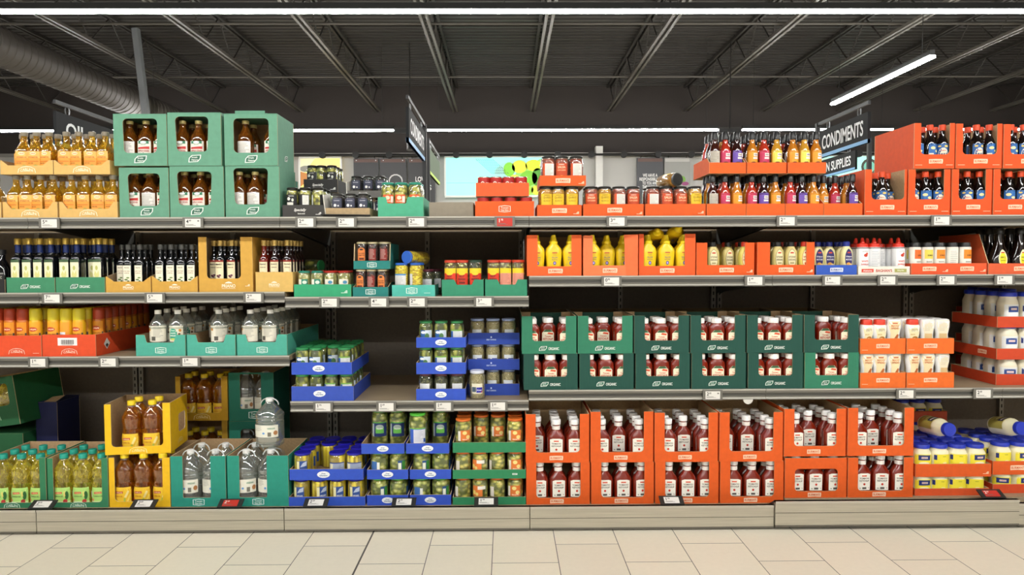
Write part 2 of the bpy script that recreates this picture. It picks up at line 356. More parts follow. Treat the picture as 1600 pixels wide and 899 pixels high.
def pet_oil(key, oil, capc, desc, lab):
    pr = [(0,4.0,.85,2.6),(.6,4.75),(8.4,4.8),(8.8,4.5),(9.6,4.5),(10,4.75),(11.4,4.5),(12.2,4.25),(14,4.5),(16,4.85),(18.4,4.8),(20.4,3.9,.9,2.2),(22.2,2.6,1,2),(23.4,1.75),(24.4,1.7)]
    K(key,'oil_bottle','oil bottle',desc, pr, oil, [('cap', [(24.1,1.9,1,2),(24.2,2.1),(26.2,2.1),(26.5,1.9),(26.51,.05)], M(capc,.4)), ('collar',[(23.3,1.8,1,2),(23.4,2.05),(23.8,2.05),(23.9,1.8)],PET)], lab, zs=1.02, ls=0.0)
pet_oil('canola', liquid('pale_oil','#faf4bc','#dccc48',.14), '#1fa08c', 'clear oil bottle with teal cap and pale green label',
  [('r',-5,1,5,9.6,'#b5e07a'),('r',-5,1,5,2.6,'#d6efb0'),('p',[(-2.6,6.2),(1.2,6.5),(1.2,7.5),(-2.6,7.4)],'#d4523a'),('t','CARLINI',-.7,6.9,3.0,.55,'#ffe9a8'),('t','CANOLA OIL',-.6,5.2,4.6,.8,'#3c7a3a'),('e',3.4,5.6,.8,2.2,'#2f6a34'),('p',[(2.2,5),(2.9,5),(2.5,8),(1.8,7.4)],'#f0e07a'),('e',2.7,2.6,1.0,1.1,'#c03a36'),('e',-3.4,3.2,.7,.7,'#e0905a'),('r',-4.9,4.6,-3.9,7.6,'#f0f6e4')])
CORNL = [('r',-5,1,5,9.6,'#f5c830'),('r',-5,1,5,2.0,'#f9e27a'),('p',[(-3.2,6.2),(1.0,6.5),(1.0,7.6),(-3.2,7.5)],'#c8402c'),('t','CARLINI',-1.1,6.9,3.4,.6,'#fff1c0'),('t','CORN OIL',-1.2,5.0,4.2,.85,'#c9781a'),('p',[(1.6,4.6),(2.6,4.2),(4,7.4),(3.2,8)],'#fae694'),('p',[(2.6,2.0),(3.4,1.8),(4.9,5.4),(4.2,6)],'#ffe060'),('p',[(1.2,1.2),(2.1,1.2),(2.3,4),(1.4,4.2)],'#b8c24a'),('e',-3.9,3.4,.6,.7,'#b02a28'),('r',-3.6,1.5,-1.4,1.9,'#4a3a1a')]
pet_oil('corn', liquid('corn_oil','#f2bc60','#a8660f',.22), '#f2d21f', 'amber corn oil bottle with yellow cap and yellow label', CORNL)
JP = [(0,5.2,1,2.6),(.8,6.2),(2.2,6.25),(2.6,5.9),(3.2,5.9),(3.6,6.25),(14,6.3),(14.4,6.0),(15,6.0),(15.4,6.35),(16.2,6.0),(16.8,6.0),(17.2,6.4),(19,6.3),(23,3.9,1,2.2),(25,2.1,1,2),(26.2,1.9)]
def jug_handle():
    mb = MB(); mb.tube([(4.4*.01*math.cos(a)*(1 if True else 1), .0, .245+.034*math.sin(a)) for a in [math.pi*k/12-0.12 for k in range(13)]], .0035, M('#dfe3e0',.35), 6); return mb.mesh('jug_handle', True, 60)
K('jug','vinegar_jug','vinegar jug','large clear plastic vinegar jug with white cap and handle', JP, PETD, [whitecap(25.8,1.9,'#f4f4f0',2.1)],
  [('r',-6.6,3.8,6.6,10.8,'#eceadb')]+lines(-5.2,-.6,10.4,6,.55,'#8a877a')+[('e',-.4,6.2,.6,.6,'#6aa0d8'),('r',1.6,4.4,3.2,6.8,'#7a776a'),('e',5.2,6.4,1.0,1.3,'#b07a4a'),('t','VINEGAR',3.2,9,3.6,.9,'#4a8a6a')], extra=[('handle', jug_handle())], ls=2.6)
SC_ = [(0,2.9,1,2),(.3,3.1),(16.6,3.1),(17.4,2.8),(18,2.4)]
def spray(key, c, cap, desc, lab):
    K(key,'cooking_spray_can','spray can',desc, SC_, M(c,.3,.0,.4), zs=1.09, caps= [('cap', [(17.2,2.95,1,2),(17.4,3.05),(21,3.05),(22.4,2.9),(22.8,2.5),(22.81,.05)], M(cap,.4))], label=lab)
SL = [('r',-3.4,1,3.4,16.2,'#e8961e'),('r',-3.4,1,3.4,5,'#d4761a'),('e',-.2,12.8,2.2,1.1,'#c8401f'),('t','CARLINI',-.2,12.8,3.4,.7,'#fff0c8'),('t','COOKING SPRAY',0,10.4,4.6,.6,'#8a3414'),('r',2.6,3,3.4,11,'#5a4a40'),('e',-.4,5.8,1.7,2.2,'#f2c84a')]
spray('spray_red','#c86a1c','#a83a1c','orange cooking spray can with a rust red cap', SL)
spray('spray_yellow','#e8b01e','#d8c62a','yellow cooking spray can with a lime yellow cap', [('r',-3.4,1,3.4,16.2,'#f0a828')]+SL[1:])
spray('spray_white','#e8b01e','#d8c62a','yellow cooking spray can turned to its white panel', [('r',-3.4,1,3.4,16.2,'#f0a030'),('r',-2.4,3,1.6,11.4,'#dfe2ea')]+lines(-2.1,1.3,11,11,.6,'#8a8c98'))

# jars (label lift in cm)
LS = dict(olive0=4.6, olive1=4.6, olive2=4.6, tapenade=3.6, stuffed=5.6, arti_teal=4.2, arti_red=4.2, sundried=3.2, sundried_back=3.2, peppers=3.4, peppers_plain=3.4, hot_peppers=3.6, hot_peppers_pale=3.6, jalapeno=3.6,
  salsa_orange=2.6, salsa_yellow=2.6, salsa_white=2.6, gherkin=2.4, gherkin_back=2.4, gherkin_plain=2.4, capers=2.4, kraut=2.4, chips=2.0, chips_left=2, chips_bare=2, chips_tall=3.0, chips_tall_back=2.0, bread_butter=2.4, bread_butter_back=2.4, bread_butter_bare=2.4, bb_tall=4.2, spears=2.2, spears_back=2.2, spears_bare=2.2)
def jar(key, desc, h, r, lid, content, lab, name='jar', cat='jar', lidh=1.3, neck=.85, lidr=None, gl=None, sh=.84, back=None, ls=None):
    ls = LS.get(key, 0) if ls is None else ls
    zb = h-lidh; pr = [(0,r-.7,1,2),(.25,r-.2),(.7,r),(zb*sh,r),(zb*sh+(zb-zb*sh)*.6,r*(neck+.07)),(zb-.3,r*neck),(zb+.2,r*neck)]
    lr = lidr or r*neck+.15
    K(key,name,cat,desc, pr, gl or GL, [('lid', [(zb-.05,lr-.1,1,2),(zb+.1,lr),(h-.35,lr),(h-.08,lr-.3),(h-.06,lr-.55),(h-.2,lr-.7),(h-.19,.05)], M(lid,.3,0,.3))], lab, content=(content, zb-.35), ls=ls)
OLV = cells('green_olives','#dcd66c','#a8a63a','#45440f', 50, (1,1,1), 1.0, (.15,.45,.75))
ART = cells('pale_artichokes','#f2ecc0','#cdc880','#8a8a44', 48, (1,1,.8), .9)
PKL = cells('pickle_slices','#ecea9a','#b0b84a','#58681a', 30, (1,1,1.5), .8, (.1,.38,.62))
GHK = cells('whole_gherkins','#d0cc66','#9aa03c','#454f18', 36, (1,1,.55), 1.0, (.1,.38,.62))
SPR = cells('pickle_spears','#fff04a','#f0d420','#a08a0c', 46, (1,1,.09), 1.0, (.15,.4,.62))
SPD = cells('bread_butter_slices','#f6e680','#c0be4a','#66702a', 32, (1,1,1.6), .8, (.12,.4,.66))
KRT = cells('pale_sauerkraut','#ece0b4','#c8bc88','#968a5a', 120, (1,1,3), .6)
CAP = cells('small_capers','#8a8a4a','#5c6026','#23280c', 110, (1,1,1), 1.0)
PEP = cells('yellow_pepper_rings','#fff04a','#f0d828','#c0a010', 60, (1,1,2), .6, (.2,.45,.7))
SUN = cells('dried_tomatoes','#8a2c14','#541408','#1c0604', 70, (1,1,1), .8)
SAL = cells('orange_salsa','#d8702a','#b84a18','#7a2a0c', 130, (1,1,1), .4)
QUE = cells('yellow_queso','#ecc03a','#d8a21e','#b0780e', 120, (1,1,1), .2)
TAP = cells('dark_tapenade','#4a2028','#2c1014','#120608', 110, (1,1,1), .5)
GAR = cells('pepper_mix','#ece29c','#aab052','#5c4a1c', 60, (1,1,1), .8)
def dark_olive_label(v): 
    base = [('r',-2.9,1,2.9,6.6,'#1d1d20'),('e',-1.4,4.4,.85,.85,'#e8e8e0'),('e',.6,3.8,.55,.8,'#c9ccc0'),('r',-2.4,1.2,.9,2.6,'#d8d8d0'),('t','Specially',0,5.8,2.6,.6,'#e8e8e0')]
    return base if v == 0 else [('r',-2.9,1,2.9,6.6,'#26262a'),('r',-.6,1.4,2.6,6.2,'#ecebe4')]+lines(-.3,2.3,5.8,7,.6,'#77746c') if v == 1 else [('r',1.6,1,3.4,6.4,'#26262a'),('r',-3.4,1,-2.2,6.4,'#e2e2da')]
for v in range(3):
    jar('olive%d' % v, ['jar of green olives with black lid and dark label','jar of green olives with black lid and white back label','jar of green olives with black lid seen without label'][v], 15, 3.12, '#15140f', OLV, dark_olive_label(v), 'olive_jar', 'olive jar', 1.4)
jar('tapenade','small dark tapenade jar with black lid and slate label', 11.8, 3.05, '#141212', TAP, [('r',-2.6,.9,2.6,5.6,'#3f4256'),('e',-.9,2.0,.75,.75,'#f2f0ea'),('e',.7,1.8,.4,.4,'#e8e6e0'),('t','Specially',0,4.4,2.8,.6,'#c9cad4')], 'tapenade_jar','tapenade jar', 1.2)
jar('stuffed','jar of stuffed green olives with teal lid', 17.4, 3.7, '#1f8a72', OLV, [('r',-2.8,1,2.8,5.4,'#e8602a'),('e',-.4,3.8,1.2,1,'#f7d9b8'),('r',1.2,1.4,2.6,4.6,'#ece6da'),('t','OLIVES',-.4,2,3,.7,'#ffe9c8')], 'olive_jar','olive jar', 1.2)
jar('salsa_orange','jar of orange salsa dip with black lid', 15.1, 3.75, '#1b1a18', SAL, [('r',-3.1,1,3.1,8.6,'#c9481c'),('r',-3.1,1,3.1,2.2,'#2c1a10'),('e',0,1.6,1.5,.8,'#e8c43a'),('t','SALSA',0,6.6,4,1.2,'#f6d8b0'),('t','CON QUESO',0,5,4.2,.9,'#f2c090'),('t','BURMANS',0,7.9,2.6,.5,'#ffe9d0')], 'salsa_jar','dip jar',1.2,.86)
jar('salsa_yellow','jar of yellow cheese dip with black lid', 15.1, 3.75, '#1b1a18', QUE, [('r',-3.1,1,3.1,8.6,'#f0c62a'),('r',-3.1,1,3.1,2.2,'#4a3a10'),('e',-1,1.8,1.2,.8,'#f4e07a'),('t','QUESO',0,6.6,4,1.2,'#9a7a10'),('t','BLANCO',0,5,3.4,.9,'#b08a14'),('t','BURMANS',0,7.9,2.6,.5,'#7a5a0a')], 'queso_jar','dip jar',1.2,.86)
jar('salsa_white','dip jar with black lid turned to its white back label', 15.1, 3.75, '#1b1a18', SAL, [('r',-3.1,1,3.1,8.6,'#d8562a'),('r',-1.8,1,3,8.4,'#ece8e0')]+lines(-1.5,2.6,8,11,.62,'#8a857c'), 'salsa_jar','dip jar',1.2,.86)
K('can','tomato_paste_can','can','small red can of tomato paste', [(0,2.9,1,2),(.2,3.15),(6.4,3.15),(6.6,3.0),(6.61,.05)], M('#b8b8b4',.25,.8), [], [('r',-9,.3,9,6.3,'#b8201c'),('e',-.6,3.8,1.2,1.2,'#e8d8c8'),('e',-.6,3.8,.8,.8,'#c83028'),('r',1,1.2,2.6,4.6,'#f0e6dc'),('t','TOMATO PASTE',-.4,1.6,3.8,.6,'#fff0e0')], zs=1.5)
for key, lid, d, c in (('arti_teal','#1f7f6c','jar of pale artichoke hearts with teal lid','#2f8a72'), ('arti_red','#a8281e','jar of pale artichoke hearts with red lid','#e8e2d0')):
    jar(key, d, 13.2, 3.5, lid, ART, [('r',-2.4,.9,2.4,4.6,c),('r',-2.4,.9,-.8,4.6,'#f0ece0'),('e',.8,3,1.1,.9,'#4a90b8' if lid != '#1f7f6c' else '#d8e8d8'),('t','HEARTS',.6,1.6,2.6,.6,'#2c4a3c')], 'artichoke_jar','artichoke jar',1.1)
jar('sundried','small jar of dried tomatoes with cream lid and arched orange label', 13.9, 2.75, '#e6dcb8', SUN, [('r',-1.9,.9,1.9,6,'#e0813c'),('e',0,6,1.9,1.6,'#e0813c'),('e',0,6.6,.9,.5,'#3a1c10'),('t','SUN DRIED',0,4.6,3,.6,'#3a1c10'),('t','TOMATOES',0,3.6,3,.6,'#3a1c10'),('r',-1.2,1.3,1.2,2.3,'#6a2c14')], 'dried_tomato_jar','tomato jar',1.0,.88)
jar('sundried_back','small jar of dried tomatoes turned to its red back label', 13.9, 2.75, '#e6dcb8', SUN, [('r',-1.9,.9,1.9,7,'#8a2a22')]+lines(-1.5,1.5,6.6,8,.65,'#e8d8d0'), 'dried_tomato_jar','tomato jar',1.0,.88)
jar('peppers','tall jar of yellow pepper rings with blue lid', 17.2, 3.6, '#2f62c0', PEP, [('r',-3.2,1.4,3.2,8,'#dfe0e0'),('r',-3.2,7.2,3.2,8,'#4a8ac8')]+lines(-2.4,2.4,6.8,8,.62,'#8a8c8e'), 'pepper_jar','pepper jar',1.2,.9)
jar('peppers_plain','tall jar of yellow pepper rings with blue lid, label turned away', 17.2, 3.6, '#2f62c0', PEP, [('r',-3.6,1.4,-1.6,8,'#dfe0e0')], 'pepper_jar','pepper jar',1.2,.9)
HP = [('r',-3.3,2,3.3,10,'#d83a22'),('r',-3.3,8,3.3,10.6,'#f2d02a'),('e',-.2,8.2,1.9,1.2,'#f4c92a'),('t','HOT',-.2,6.4,2.6,1.1,'#3a0f0a'),('t','PEPPERS',-.2,4.8,3.8,1,'#3a0f0a'),('r',-1.6,2.6,1.4,3.6,'#7a1c10')]
jar('hot_peppers','tall jar of mixed peppers with red lid and red yellow label', 18.6, 3.65, '#c8432c', GAR, HP, 'pepper_jar','pepper jar',1.4,.9)
jar('hot_peppers_pale','tall jar of mixed peppers with red lid and pale side panel', 18.6, 3.65, '#c8432c', GAR, [('r',-3.3,2,3.3,10,'#e9a08a'),('r',-3.3,8,3.3,10.6,'#f2d02a')]+lines(-2.6,2.6,7.6,8,.65,'#a8503c'), 'pepper_jar','pepper jar',1.4,.9)
jar('jalapeno','tall dark jar of green peppers with dark green lid', 18.6, 3.65, '#1c3a2c', CAP, HP, 'pepper_jar','pepper jar',1.4,.9)
GL1 = [('r',-3.2,1.2,3.2,6.4,'#cfdcea'),('r',-3.2,1.2,-.6,6.4,'#2a62a8'),('e',.4,3.2,1.2,1.6,'#4a7a4a'),('e',-1.6,5.2,1.3,.7,'#f0f4f6')]
GL2 = [('r',-3.2,1.2,3.2,6.6,'#e4e8ee'),('r',-3.2,5.9,3.2,6.6,'#7ab04a')]+lines(-1.6,2.8,5.6,6,.6,'#7a8898')+[('r',-3.2,1.2,-2,5.8,'#2f62b0')]
jar('gherkin','jar of small gherkins with green lid and blue label', 13.7, 3.85, '#2f8a52', GHK, GL1, 'pickle_jar','pickle jar',1.3,.86)
jar('gherkin_back','jar of small gherkins with green lid and pale text label', 13.7, 3.85, '#2f8a52', GHK, GL2, 'pickle_jar','pickle jar',1.3,.86)
jar('gherkin_plain','jar of whole gherkins with green lid, label turned aside', 13.7, 3.85, '#2f9a52', GHK, [('r',1.2,1.2,3.6,6,'#e2e6e8')], 'pickle_jar','pickle jar',1.3,.86)
jar('capers','jar of green capers with plum lid and pale label', 13.7, 3.85, '#5a2434', CAP, [('r',-2.8,1.2,2.8,6,'#dfe3e8')]+lines(-2.2,2.2,5.6,6,.65,'#7a8494'), 'caper_jar','caper jar',1.3,.86)
jar('kraut','jar of pale sauerkraut with blue checked lid', 13.7, 4.1, '#8fa0c8', KRT, [('r',-2.6,1.2,2.8,5.4,'#d8dee6'),('r',-.2,1.6,2.6,3.6,'#2a3fa0'),('r',-2.4,2,-1,3.4,'#3a4a6a')], 'sauerkraut_jar','sauerkraut jar',1.3,.88)
jar('kraut_tall','tall jar of pale sauerkraut with white and blue checked lid', 15.2, 4.3, '#e4e8f4', KRT, [('r',-2.8,3,3.2,8.4,'#e6e0c8'),('r',-2.6,4,-.4,6.6,'#46586a'),('r',-.2,3.6,3,6.4,'#2326a8'),('t','Kraut',1.4,5,2.4,.8,'#ffffff'),('e',2.6,4,.4,.4,'#c03030')], 'sauerkraut_jar','sauerkraut jar',1.5,.86)
SPL = [('r',-1.2,1.2,4.2,7.2,'#2c4f96'),('r',-1.2,1.2,.2,7,'#e8e2b0'),('p',[(.6,4),(2,6.2),(4,7),(3.8,4.6)],'#b8c4dc'),('t','SPEARS',2,2.4,3,.9,'#e8eef8')]
jar('spears','jar of yellow pickle spears with royal blue lid and blue label', 13.4, 4.6, '#2420a8', SPR, SPL, 'pickle_jar','pickle jar',1.2,.9, 4.35)
jar('spears_back','jar of yellow pickle spears with royal blue lid and grey label', 13.4, 4.6, '#2420a8', SPR, [('r',-4.2,1.2,4.2,6.2,'#a8b4cc'),('r',-4.2,5.8,4.2,6.3,'#26408a'),('r',-3.6,1.4,-2.2,5.6,'#e8e4c0')]+lines(-1.6,3.6,5.4,7,.55,'#6a7890'), 'pickle_jar','pickle jar',1.2,.9, 4.35)
jar('spears_bare','jar of yellow pickle spears with royal blue lid, label hidden', 13.4, 4.6, '#2420a8', SPR, [('r',3.6,1.2,5,6.6,'#2c4f96')], 'pickle_jar','pickle jar',1.2,.9, 4.35)
CH1 = [('r',1.0,1.2,5,7.2,'#27508a'),('r',1.2,1.6,2.8,6,'#e6ead8'),('r',3.2,1.4,5,7,'#35802f')]
CH2 = [('r',-4.6,1.2,-1.2,6.8,'#3f6fb4'),('r',-1.2,1.2,.2,6.4,'#e4e8dc')]
jar('chips','jar of pickle slices with light green lid, label at its right', 13.6, 4.9, '#5cc040', PKL, CH1, 'pickle_jar','pickle jar',1.1,.86)
jar('chips_left','jar of pickle slices with light green lid, label at its left', 13.6, 4.9, '#5cc040', PKL, CH2, 'pickle_jar','pickle jar',1.1,.86)
jar('chips_bare','jar of pickle slices with light green lid and no label showing', 13.6, 4.9, '#5cc040', PKL, [('r',5.6,1.2,8,6.6,'#27508a')], 'pickle_jar','pickle jar',1.1,.86)
jar('chips_tall','tall jar of pickle slices with green lid and navy label', 20.2, 4.7, '#54b83a', PKL, [('r',-4,3,4,10.6,'#1b2f66'),('r',-4,10.3,4,10.8,'#5cc040'),('r',-2.2,4.8,2.2,8,'#62b24a'),('e',0,8.2,2.1,1.3,'#9aa8a0'),('t','Gherkins',0,7.4,3.4,.8,'#e8f0dc'),('r',-4,3,-3,10,'#a8b4c0')], 'pickle_jar','pickle jar',1.2,.86)
jar('chips_tall_back','tall jar of pickle slices with bright green lid and white text label', 20.2, 4.7, '#54b83a', PKL, [('r',-4.6,1,4.6,10.6,'#3a62c8'),('r',-4.6,10.3,4.6,10.8,'#7ac850'),('r',-2.2,1,4.4,10,'#dfe2ee')]+lines(-1.8,3.6,9.6,10,.62,'#7a8098')+[('r',-.6,1.2,2.2,2.8,'#e6ead0'),('r',3,3.2,4.4,5.2,'#3a62b8')], 'pickle_jar','pickle jar',1.2,.86)
OR1 = [('r',-4,1.4,1.6,7,'#e8803a'),('r',-1.0,5,3.2,6.8,'#f0ece0'),('e',-3,3.4,.9,1.2,'#f2d87a'),('e',-1.4,2.6,.8,.9,'#f2d87a')]
OR2 = [('r',-1.6,1.4,4,7,'#e07a34'),('e',.6,5.6,1.2,1,'#f2dc8a'),('e',2.4,3.4,1.1,1,'#f2dc8a'),('r',-3,1.4,-1.6,6.6,'#ece8dc'),('t','BREAD BUTTER',1.2,2.2,3.6,.6,'#fff2d8')]
jar('bread_butter','jar of pickle slices with orange lid and orange label', 13.6, 4.35, '#e2722a', SPD, OR2, 'pickle_jar','pickle jar',1.2,.88)
jar('bread_butter_back','jar of pickle slices with orange lid and pale label panel', 13.6, 4.35, '#e2722a', SPD, OR1, 'pickle_jar','pickle jar',1.2,.88)
jar('bread_butter_bare','jar of pickle slices with orange lid, label mostly hidden', 13.6, 4.35, '#e2722a', SPD, [('r',-5.4,1.2,-3,6.4,'#ece6da')], 'pickle_jar','pickle jar',1.2,.88)
jar('bb_tall','taller jar of pickle slices with orange lid and orange label', 17, 4.4, '#e2722a', SPD, OR2, 'pickle_jar','pickle jar',1.2,.88)
# mayonnaise
MY = [(0,4.2,.9,3),(.5,4.7),(7.4,4.75),(8,4.85),(9.2,4.6,.95,2.6),(10.8,3.9,1,2.2),(11.6,3.85,1,2)]
ML = [('r',-4.9,.8,4.9,7.2,'#f2e23a'),('r',-4.9,.8,4.9,1.4,'#f4eec0'),('r',-3,3.9,3,6.8,'#1c2c72'),('r',-1.6,4.8,1.6,5.8,'#e8dcd8'),('t','BURMANS',0,5.3,2.8,.55,'#b03030'),('e',-.2,2.2,2.6,.8,'#f7f0c8')]
MCAP = [('lid', [(11.5,4.2,1,2),(11.6,4.4),(13.2,4.4),(13.6,4.1),(13.61,.05)], M('#2438b4',.35))]
K('mayo','mayonnaise_jar','mayonnaise jar','mayonnaise jar with blue lid, yellow label and navy name block', MY, M('#f3ecc8',.3), MCAP, ML, zs=.955, ls=1.2)
K('mayo_side','mayonnaise_jar','mayonnaise jar','mayonnaise jar with blue lid turned to its plain yellow side', MY, M('#f3ecc8',.3), MCAP, [('r',-4.9,.8,4.9,7.2,'#f2e23a'),('r',-4.9,.8,4.9,1.3,'#f4eec0'),('r',-4.8,4,-3.4,6.8,'#1c2c72'),('r',-.6,5.8,1.2,6.1,'#a8a02a'),('e',.6,2.4,1.2,.5,'#f6eea0')], zs=.955, ls=1.2)
K('mayo_light','mayonnaise_jar','mayonnaise jar','light mayonnaise jar with white label and blue name block', MY, M('#e9e2cc',.3), MCAP, [('r',-4.9,.8,4.9,7.2,'#e8eaea'),('r',-3,3.6,3,6.6,'#2a4a90'),('r',-1.8,4.6,1.8,5.6,'#e0c8c8'),('e',0,2.2,3,1.1,'#f4f5f2')], zs=1.165, ls=.6)
K('mayo_light_back','mayonnaise_jar','mayonnaise jar','light mayonnaise jar turned to its white text label', MY, M('#e9e2cc',.3), MCAP, [('r',-4.9,.8,4.9,7.2,'#e4e6e6'),('r',-4.8,4,-3.8,6.6,'#1c2c72')]+lines(-2.8,3.6,6.6,7,.7,'#9a9ea4'), zs=1.165, ls=.6)
MT = [(0,4.0,1,2.4),(.6,4.6),(12,4.7),(13,4.7),(15,4.2,1,2),(17,3.3),(18,3.2)]
K('mayo_tall','mayonnaise_jar','mayonnaise jar','tall mayonnaise jar with blue lid lying on its side', MT, M('#f3ecc8',.3), [('lid', [(17.8,3.4,1,2),(17.9,3.6),(20,3.6),(20.3,3.4),(20.31,.05)], M('#2438b4',.35))],
  [('r',-7,1.5,7,12,'#b5a850'),('r',-2.6,7.6,2.6,11.4,'#1a1c3c'),('r',-2,9,2,10,'#c8b8a0'),('r',-6.6,7.6,-3.6,11.4,'#1a1c3c'),('r',-2.6,3,2.6,4.4,'#c9bc6a'),('e',0,6,2,.8,'#e8e0a0')])
# ketchup
KB = [(0,4.0,.62,3),(.5,4.5),(7,4.65),(11.6,4.75),(13,4.4,.64,2.7),(14.9,3.1,.8,2.3),(16.2,2.1,1,2),(17,1.9,1,2),(19.5,1.85,1,2)]
KR = M('#7c200c',.12,0,.7)
K('ketchup','ketchup_bottle','ketchup bottle','red squeeze bottle of tomato ketchup with white cap', KB, KR,
  [('neck_band', [(16.6,2.15,1,2),(18.6,2.15)], M('#f0e9e2',.45)), ('cap', [(19.2,2.0,1,2),(19.3,2.35),(21.5,2.4),(22,2.15),(22.01,.05)], M('#f6f4f2',.35))],
  [('p',[(-3.4,1.6),(3.4,1.6),(3.3,10.1),(2,10.6),(-2,10.6),(-3.3,10.1)],'#f4f0e4'),('r',-1.3,8.9,1.3,9.6,'#d8583a'),('t','TOMATO',0,7.9,5.0,.85,'#54463a'),('t','KETCHUP',0,6.6,5.0,.85,'#54463a'),('e',0,4.8,.6,.6,'#c0301c'),('r',-1.1,2.2,1.1,3.2,'#55504a'),('r',-2.6,2.3,-1.9,2.9,'#a8a49a')], ls=1.5)
K('organic_ketchup','ketchup_bottle','ketchup bottle','squat red bottle of organic ketchup with wide white cap', [(0,3.9,.62,3),(.4,4.3),(8,4.35),(11.6,4.4),(13.6,4.1,.66,2.6),(15,2.9,.85,2.2),(15.8,2.3,1,2)], KR,
  [('cap', [(15.4,2.3,1,2),(15.5,2.75),(17.6,2.85),(18.1,2.6),(18.11,.05)], M('#f4f2ee',.35))],
  [('p',[(-3.3,2),(3.3,2),(3.2,9.4),(1.6,11.2),(-1.6,11.2),(-3.2,9.4)],'#f0e8cc'),('p',[(-2.6,10),(2.6,10),(1.4,11.2),(-1.4,11.2)],'#2f5a34'),('p',[(-.4,8.9),(2.6,8.5),(2.8,9.4),(.2,9.8)],'#d8502a'),('t','Tomato',0,7.7,3.4,.8,'#d0502c'),('t','KETCHUP',0,6.2,5.2,1.2,'#c8432a'),('e',-.6,4,1,.8,'#c03a22'),('e',.8,3.8,.9,.7,'#b83018')], ls=.6)
# mustards
MS = [(0,3.6,.6,2.8),(.5,4.0),(5,3.8),(8.5,4.15),(10.6,4.3),(12.4,3.9,.6,2.6),(14.2,2.2,.8,2.1),(14.8,1.7,1,2)]
for key, c, cc, d in (('mustard','#eec91f','#f0d01c','yellow squeeze bottle of mustard with pointed yellow cap'),):
    K(key,'mustard_bottle','mustard bottle',d, MS, M(c,.25,0,.4), [('cap', [(14.5,1.7,1,2),(14.7,2.0),(15.7,2.05),(16.2,1.5),(17.6,1.15),(18.6,1.0),(18.8,.7),(18.81,.05)], M(cc,.4))],
      [('r',-1.3,7.5,1.3,8.1,'#c05a1e'),('t','CLASSIC',0,6.8,2.2,.4,'#8a7a5a'),('t','YELLOW',0,5.6,3.4,.8,'#7a6878'),('t','MUSTARD',0,4.6,3.2,.5,'#8a7a5a'),('e',0,3,.9,.9,'#4a3a8a'),('e',0,3,.5,.5,'#b8a8e0'),('e',-2.1,2.7,.4,.5,'#d8b83a'),('r',-3.2,1,3.2,1.15,'#c8901a')], zs=1.115, ls=2.6)
SG = [(0,2.9,.7,2.6),(.4,3.2),(8,3.25),(10,3.0),(11.6,2.0,.85,2),(12.2,1.5,1,2)]
def mustard2(key, c, cap, d, lab):
    K(key,'mustard_bottle','mustard bottle',d, SG, M(c,.3,0,.3), [('cap', [(12,1.6,1,2),(12.1,1.75),(13.8,1.7),(14.1,1.3),(14.11,.05)], M(cap,.35))], lab, zs=1.21, ls=1.6)
OV = lambda bg, ring, t1, t2, tc, fill: [('e',0,5.2,2.15,4.2,ring),('e',0,5.2,1.95,4.0,bg),('r',-.9,7.4,.9,8,'#c8402a'),('t',t1,0,5.9,3.2,.8,tc),('t',t2,0,4.7,3.4,.7,tc)] + fill
mustard2('stone_mustard','#cdbb74','#1d1c1a','tan squeeze mustard bottle with black cap and oval label', OV('#e3d9b0','#7a6a3a','STONE','GROUND','#6a5a3a',[('r',-1,3,1,3.6,'#a89a6a')]))
mustard2('spicy_mustard','#dccb62','#b8301c','yellow squeeze mustard bottle with red cap and oval label', OV('#efe6b8','#b8402a','SPICY','BROWN','#b8402a',[('r',-1,2.6,1,3.6,'#d8582a')]))
mustard2('creamy_mustard','#e0d8a0','#20308a','pale squeeze bottle with blue cap and navy oval label', OV('#2a2466','#2a2466','Dijon','MUSTARD','#e8e8f0',[('e',-.3,2.6,1.2,.9,'#d8a04a'),('e',.8,2.3,.9,.7,'#e8c880')]))
BB = [(0,2.9,1,2),(.3,3.15),(11.2,3.15),(11.8,3.0)]
BBC = [('cap', [(11.5,2.6,1,2),(11.6,2.9),(13.2,2.7),(13.6,1.3),(15,.9),(15.9,.6),(15.91,.05)], M('#d8301a',.35)), ('collar', [(11.2,3.18,1,2),(11.6,3.18)], M('#4a4642',.4))]
K('alabama','sauce_bottle','sauce bottle','white plastic sauce bottle with red nozzle cap and red lettering', BB, M('#eef0f2',.35), BBC,
  [('r',-2.6,.8,2.9,10.8,'#f2f4f6'),('e',.6,8.2,1.0,.7,'#d0402a'),('e',1.2,8.9,.6,.5,'#d0402a'),('t','BAGHANS',.4,10,2.8,.5,'#a8a4a0',.2),('t','WHITE',.3,5.6,3.4,.8,'#d85a42'),('t','BARBEQUE',.3,4.2,3.6,.8,'#d85a42'),('t','SAUCE',.3,2.9,2.8,.7,'#d85a42'),('r',-1.6,1,2,1.5,'#d8583a')], zs=1.19, ls=.0)
K('alabama_back','sauce_bottle','sauce bottle','white plastic sauce bottle with red cap showing grey text', BB, M('#eef0f2',.35), BBC, [('r',-2.6,.8,2.6,10.8,'#e6e8ea')]+lines(-2.2,2,9.8,12,.7,'#a0a2a6'), zs=1.19, ls=.0)
TN = [(0,2.7,1,2),(.2,2.9),(9.4,2.9),(9.8,2.95),(10,2.8)]
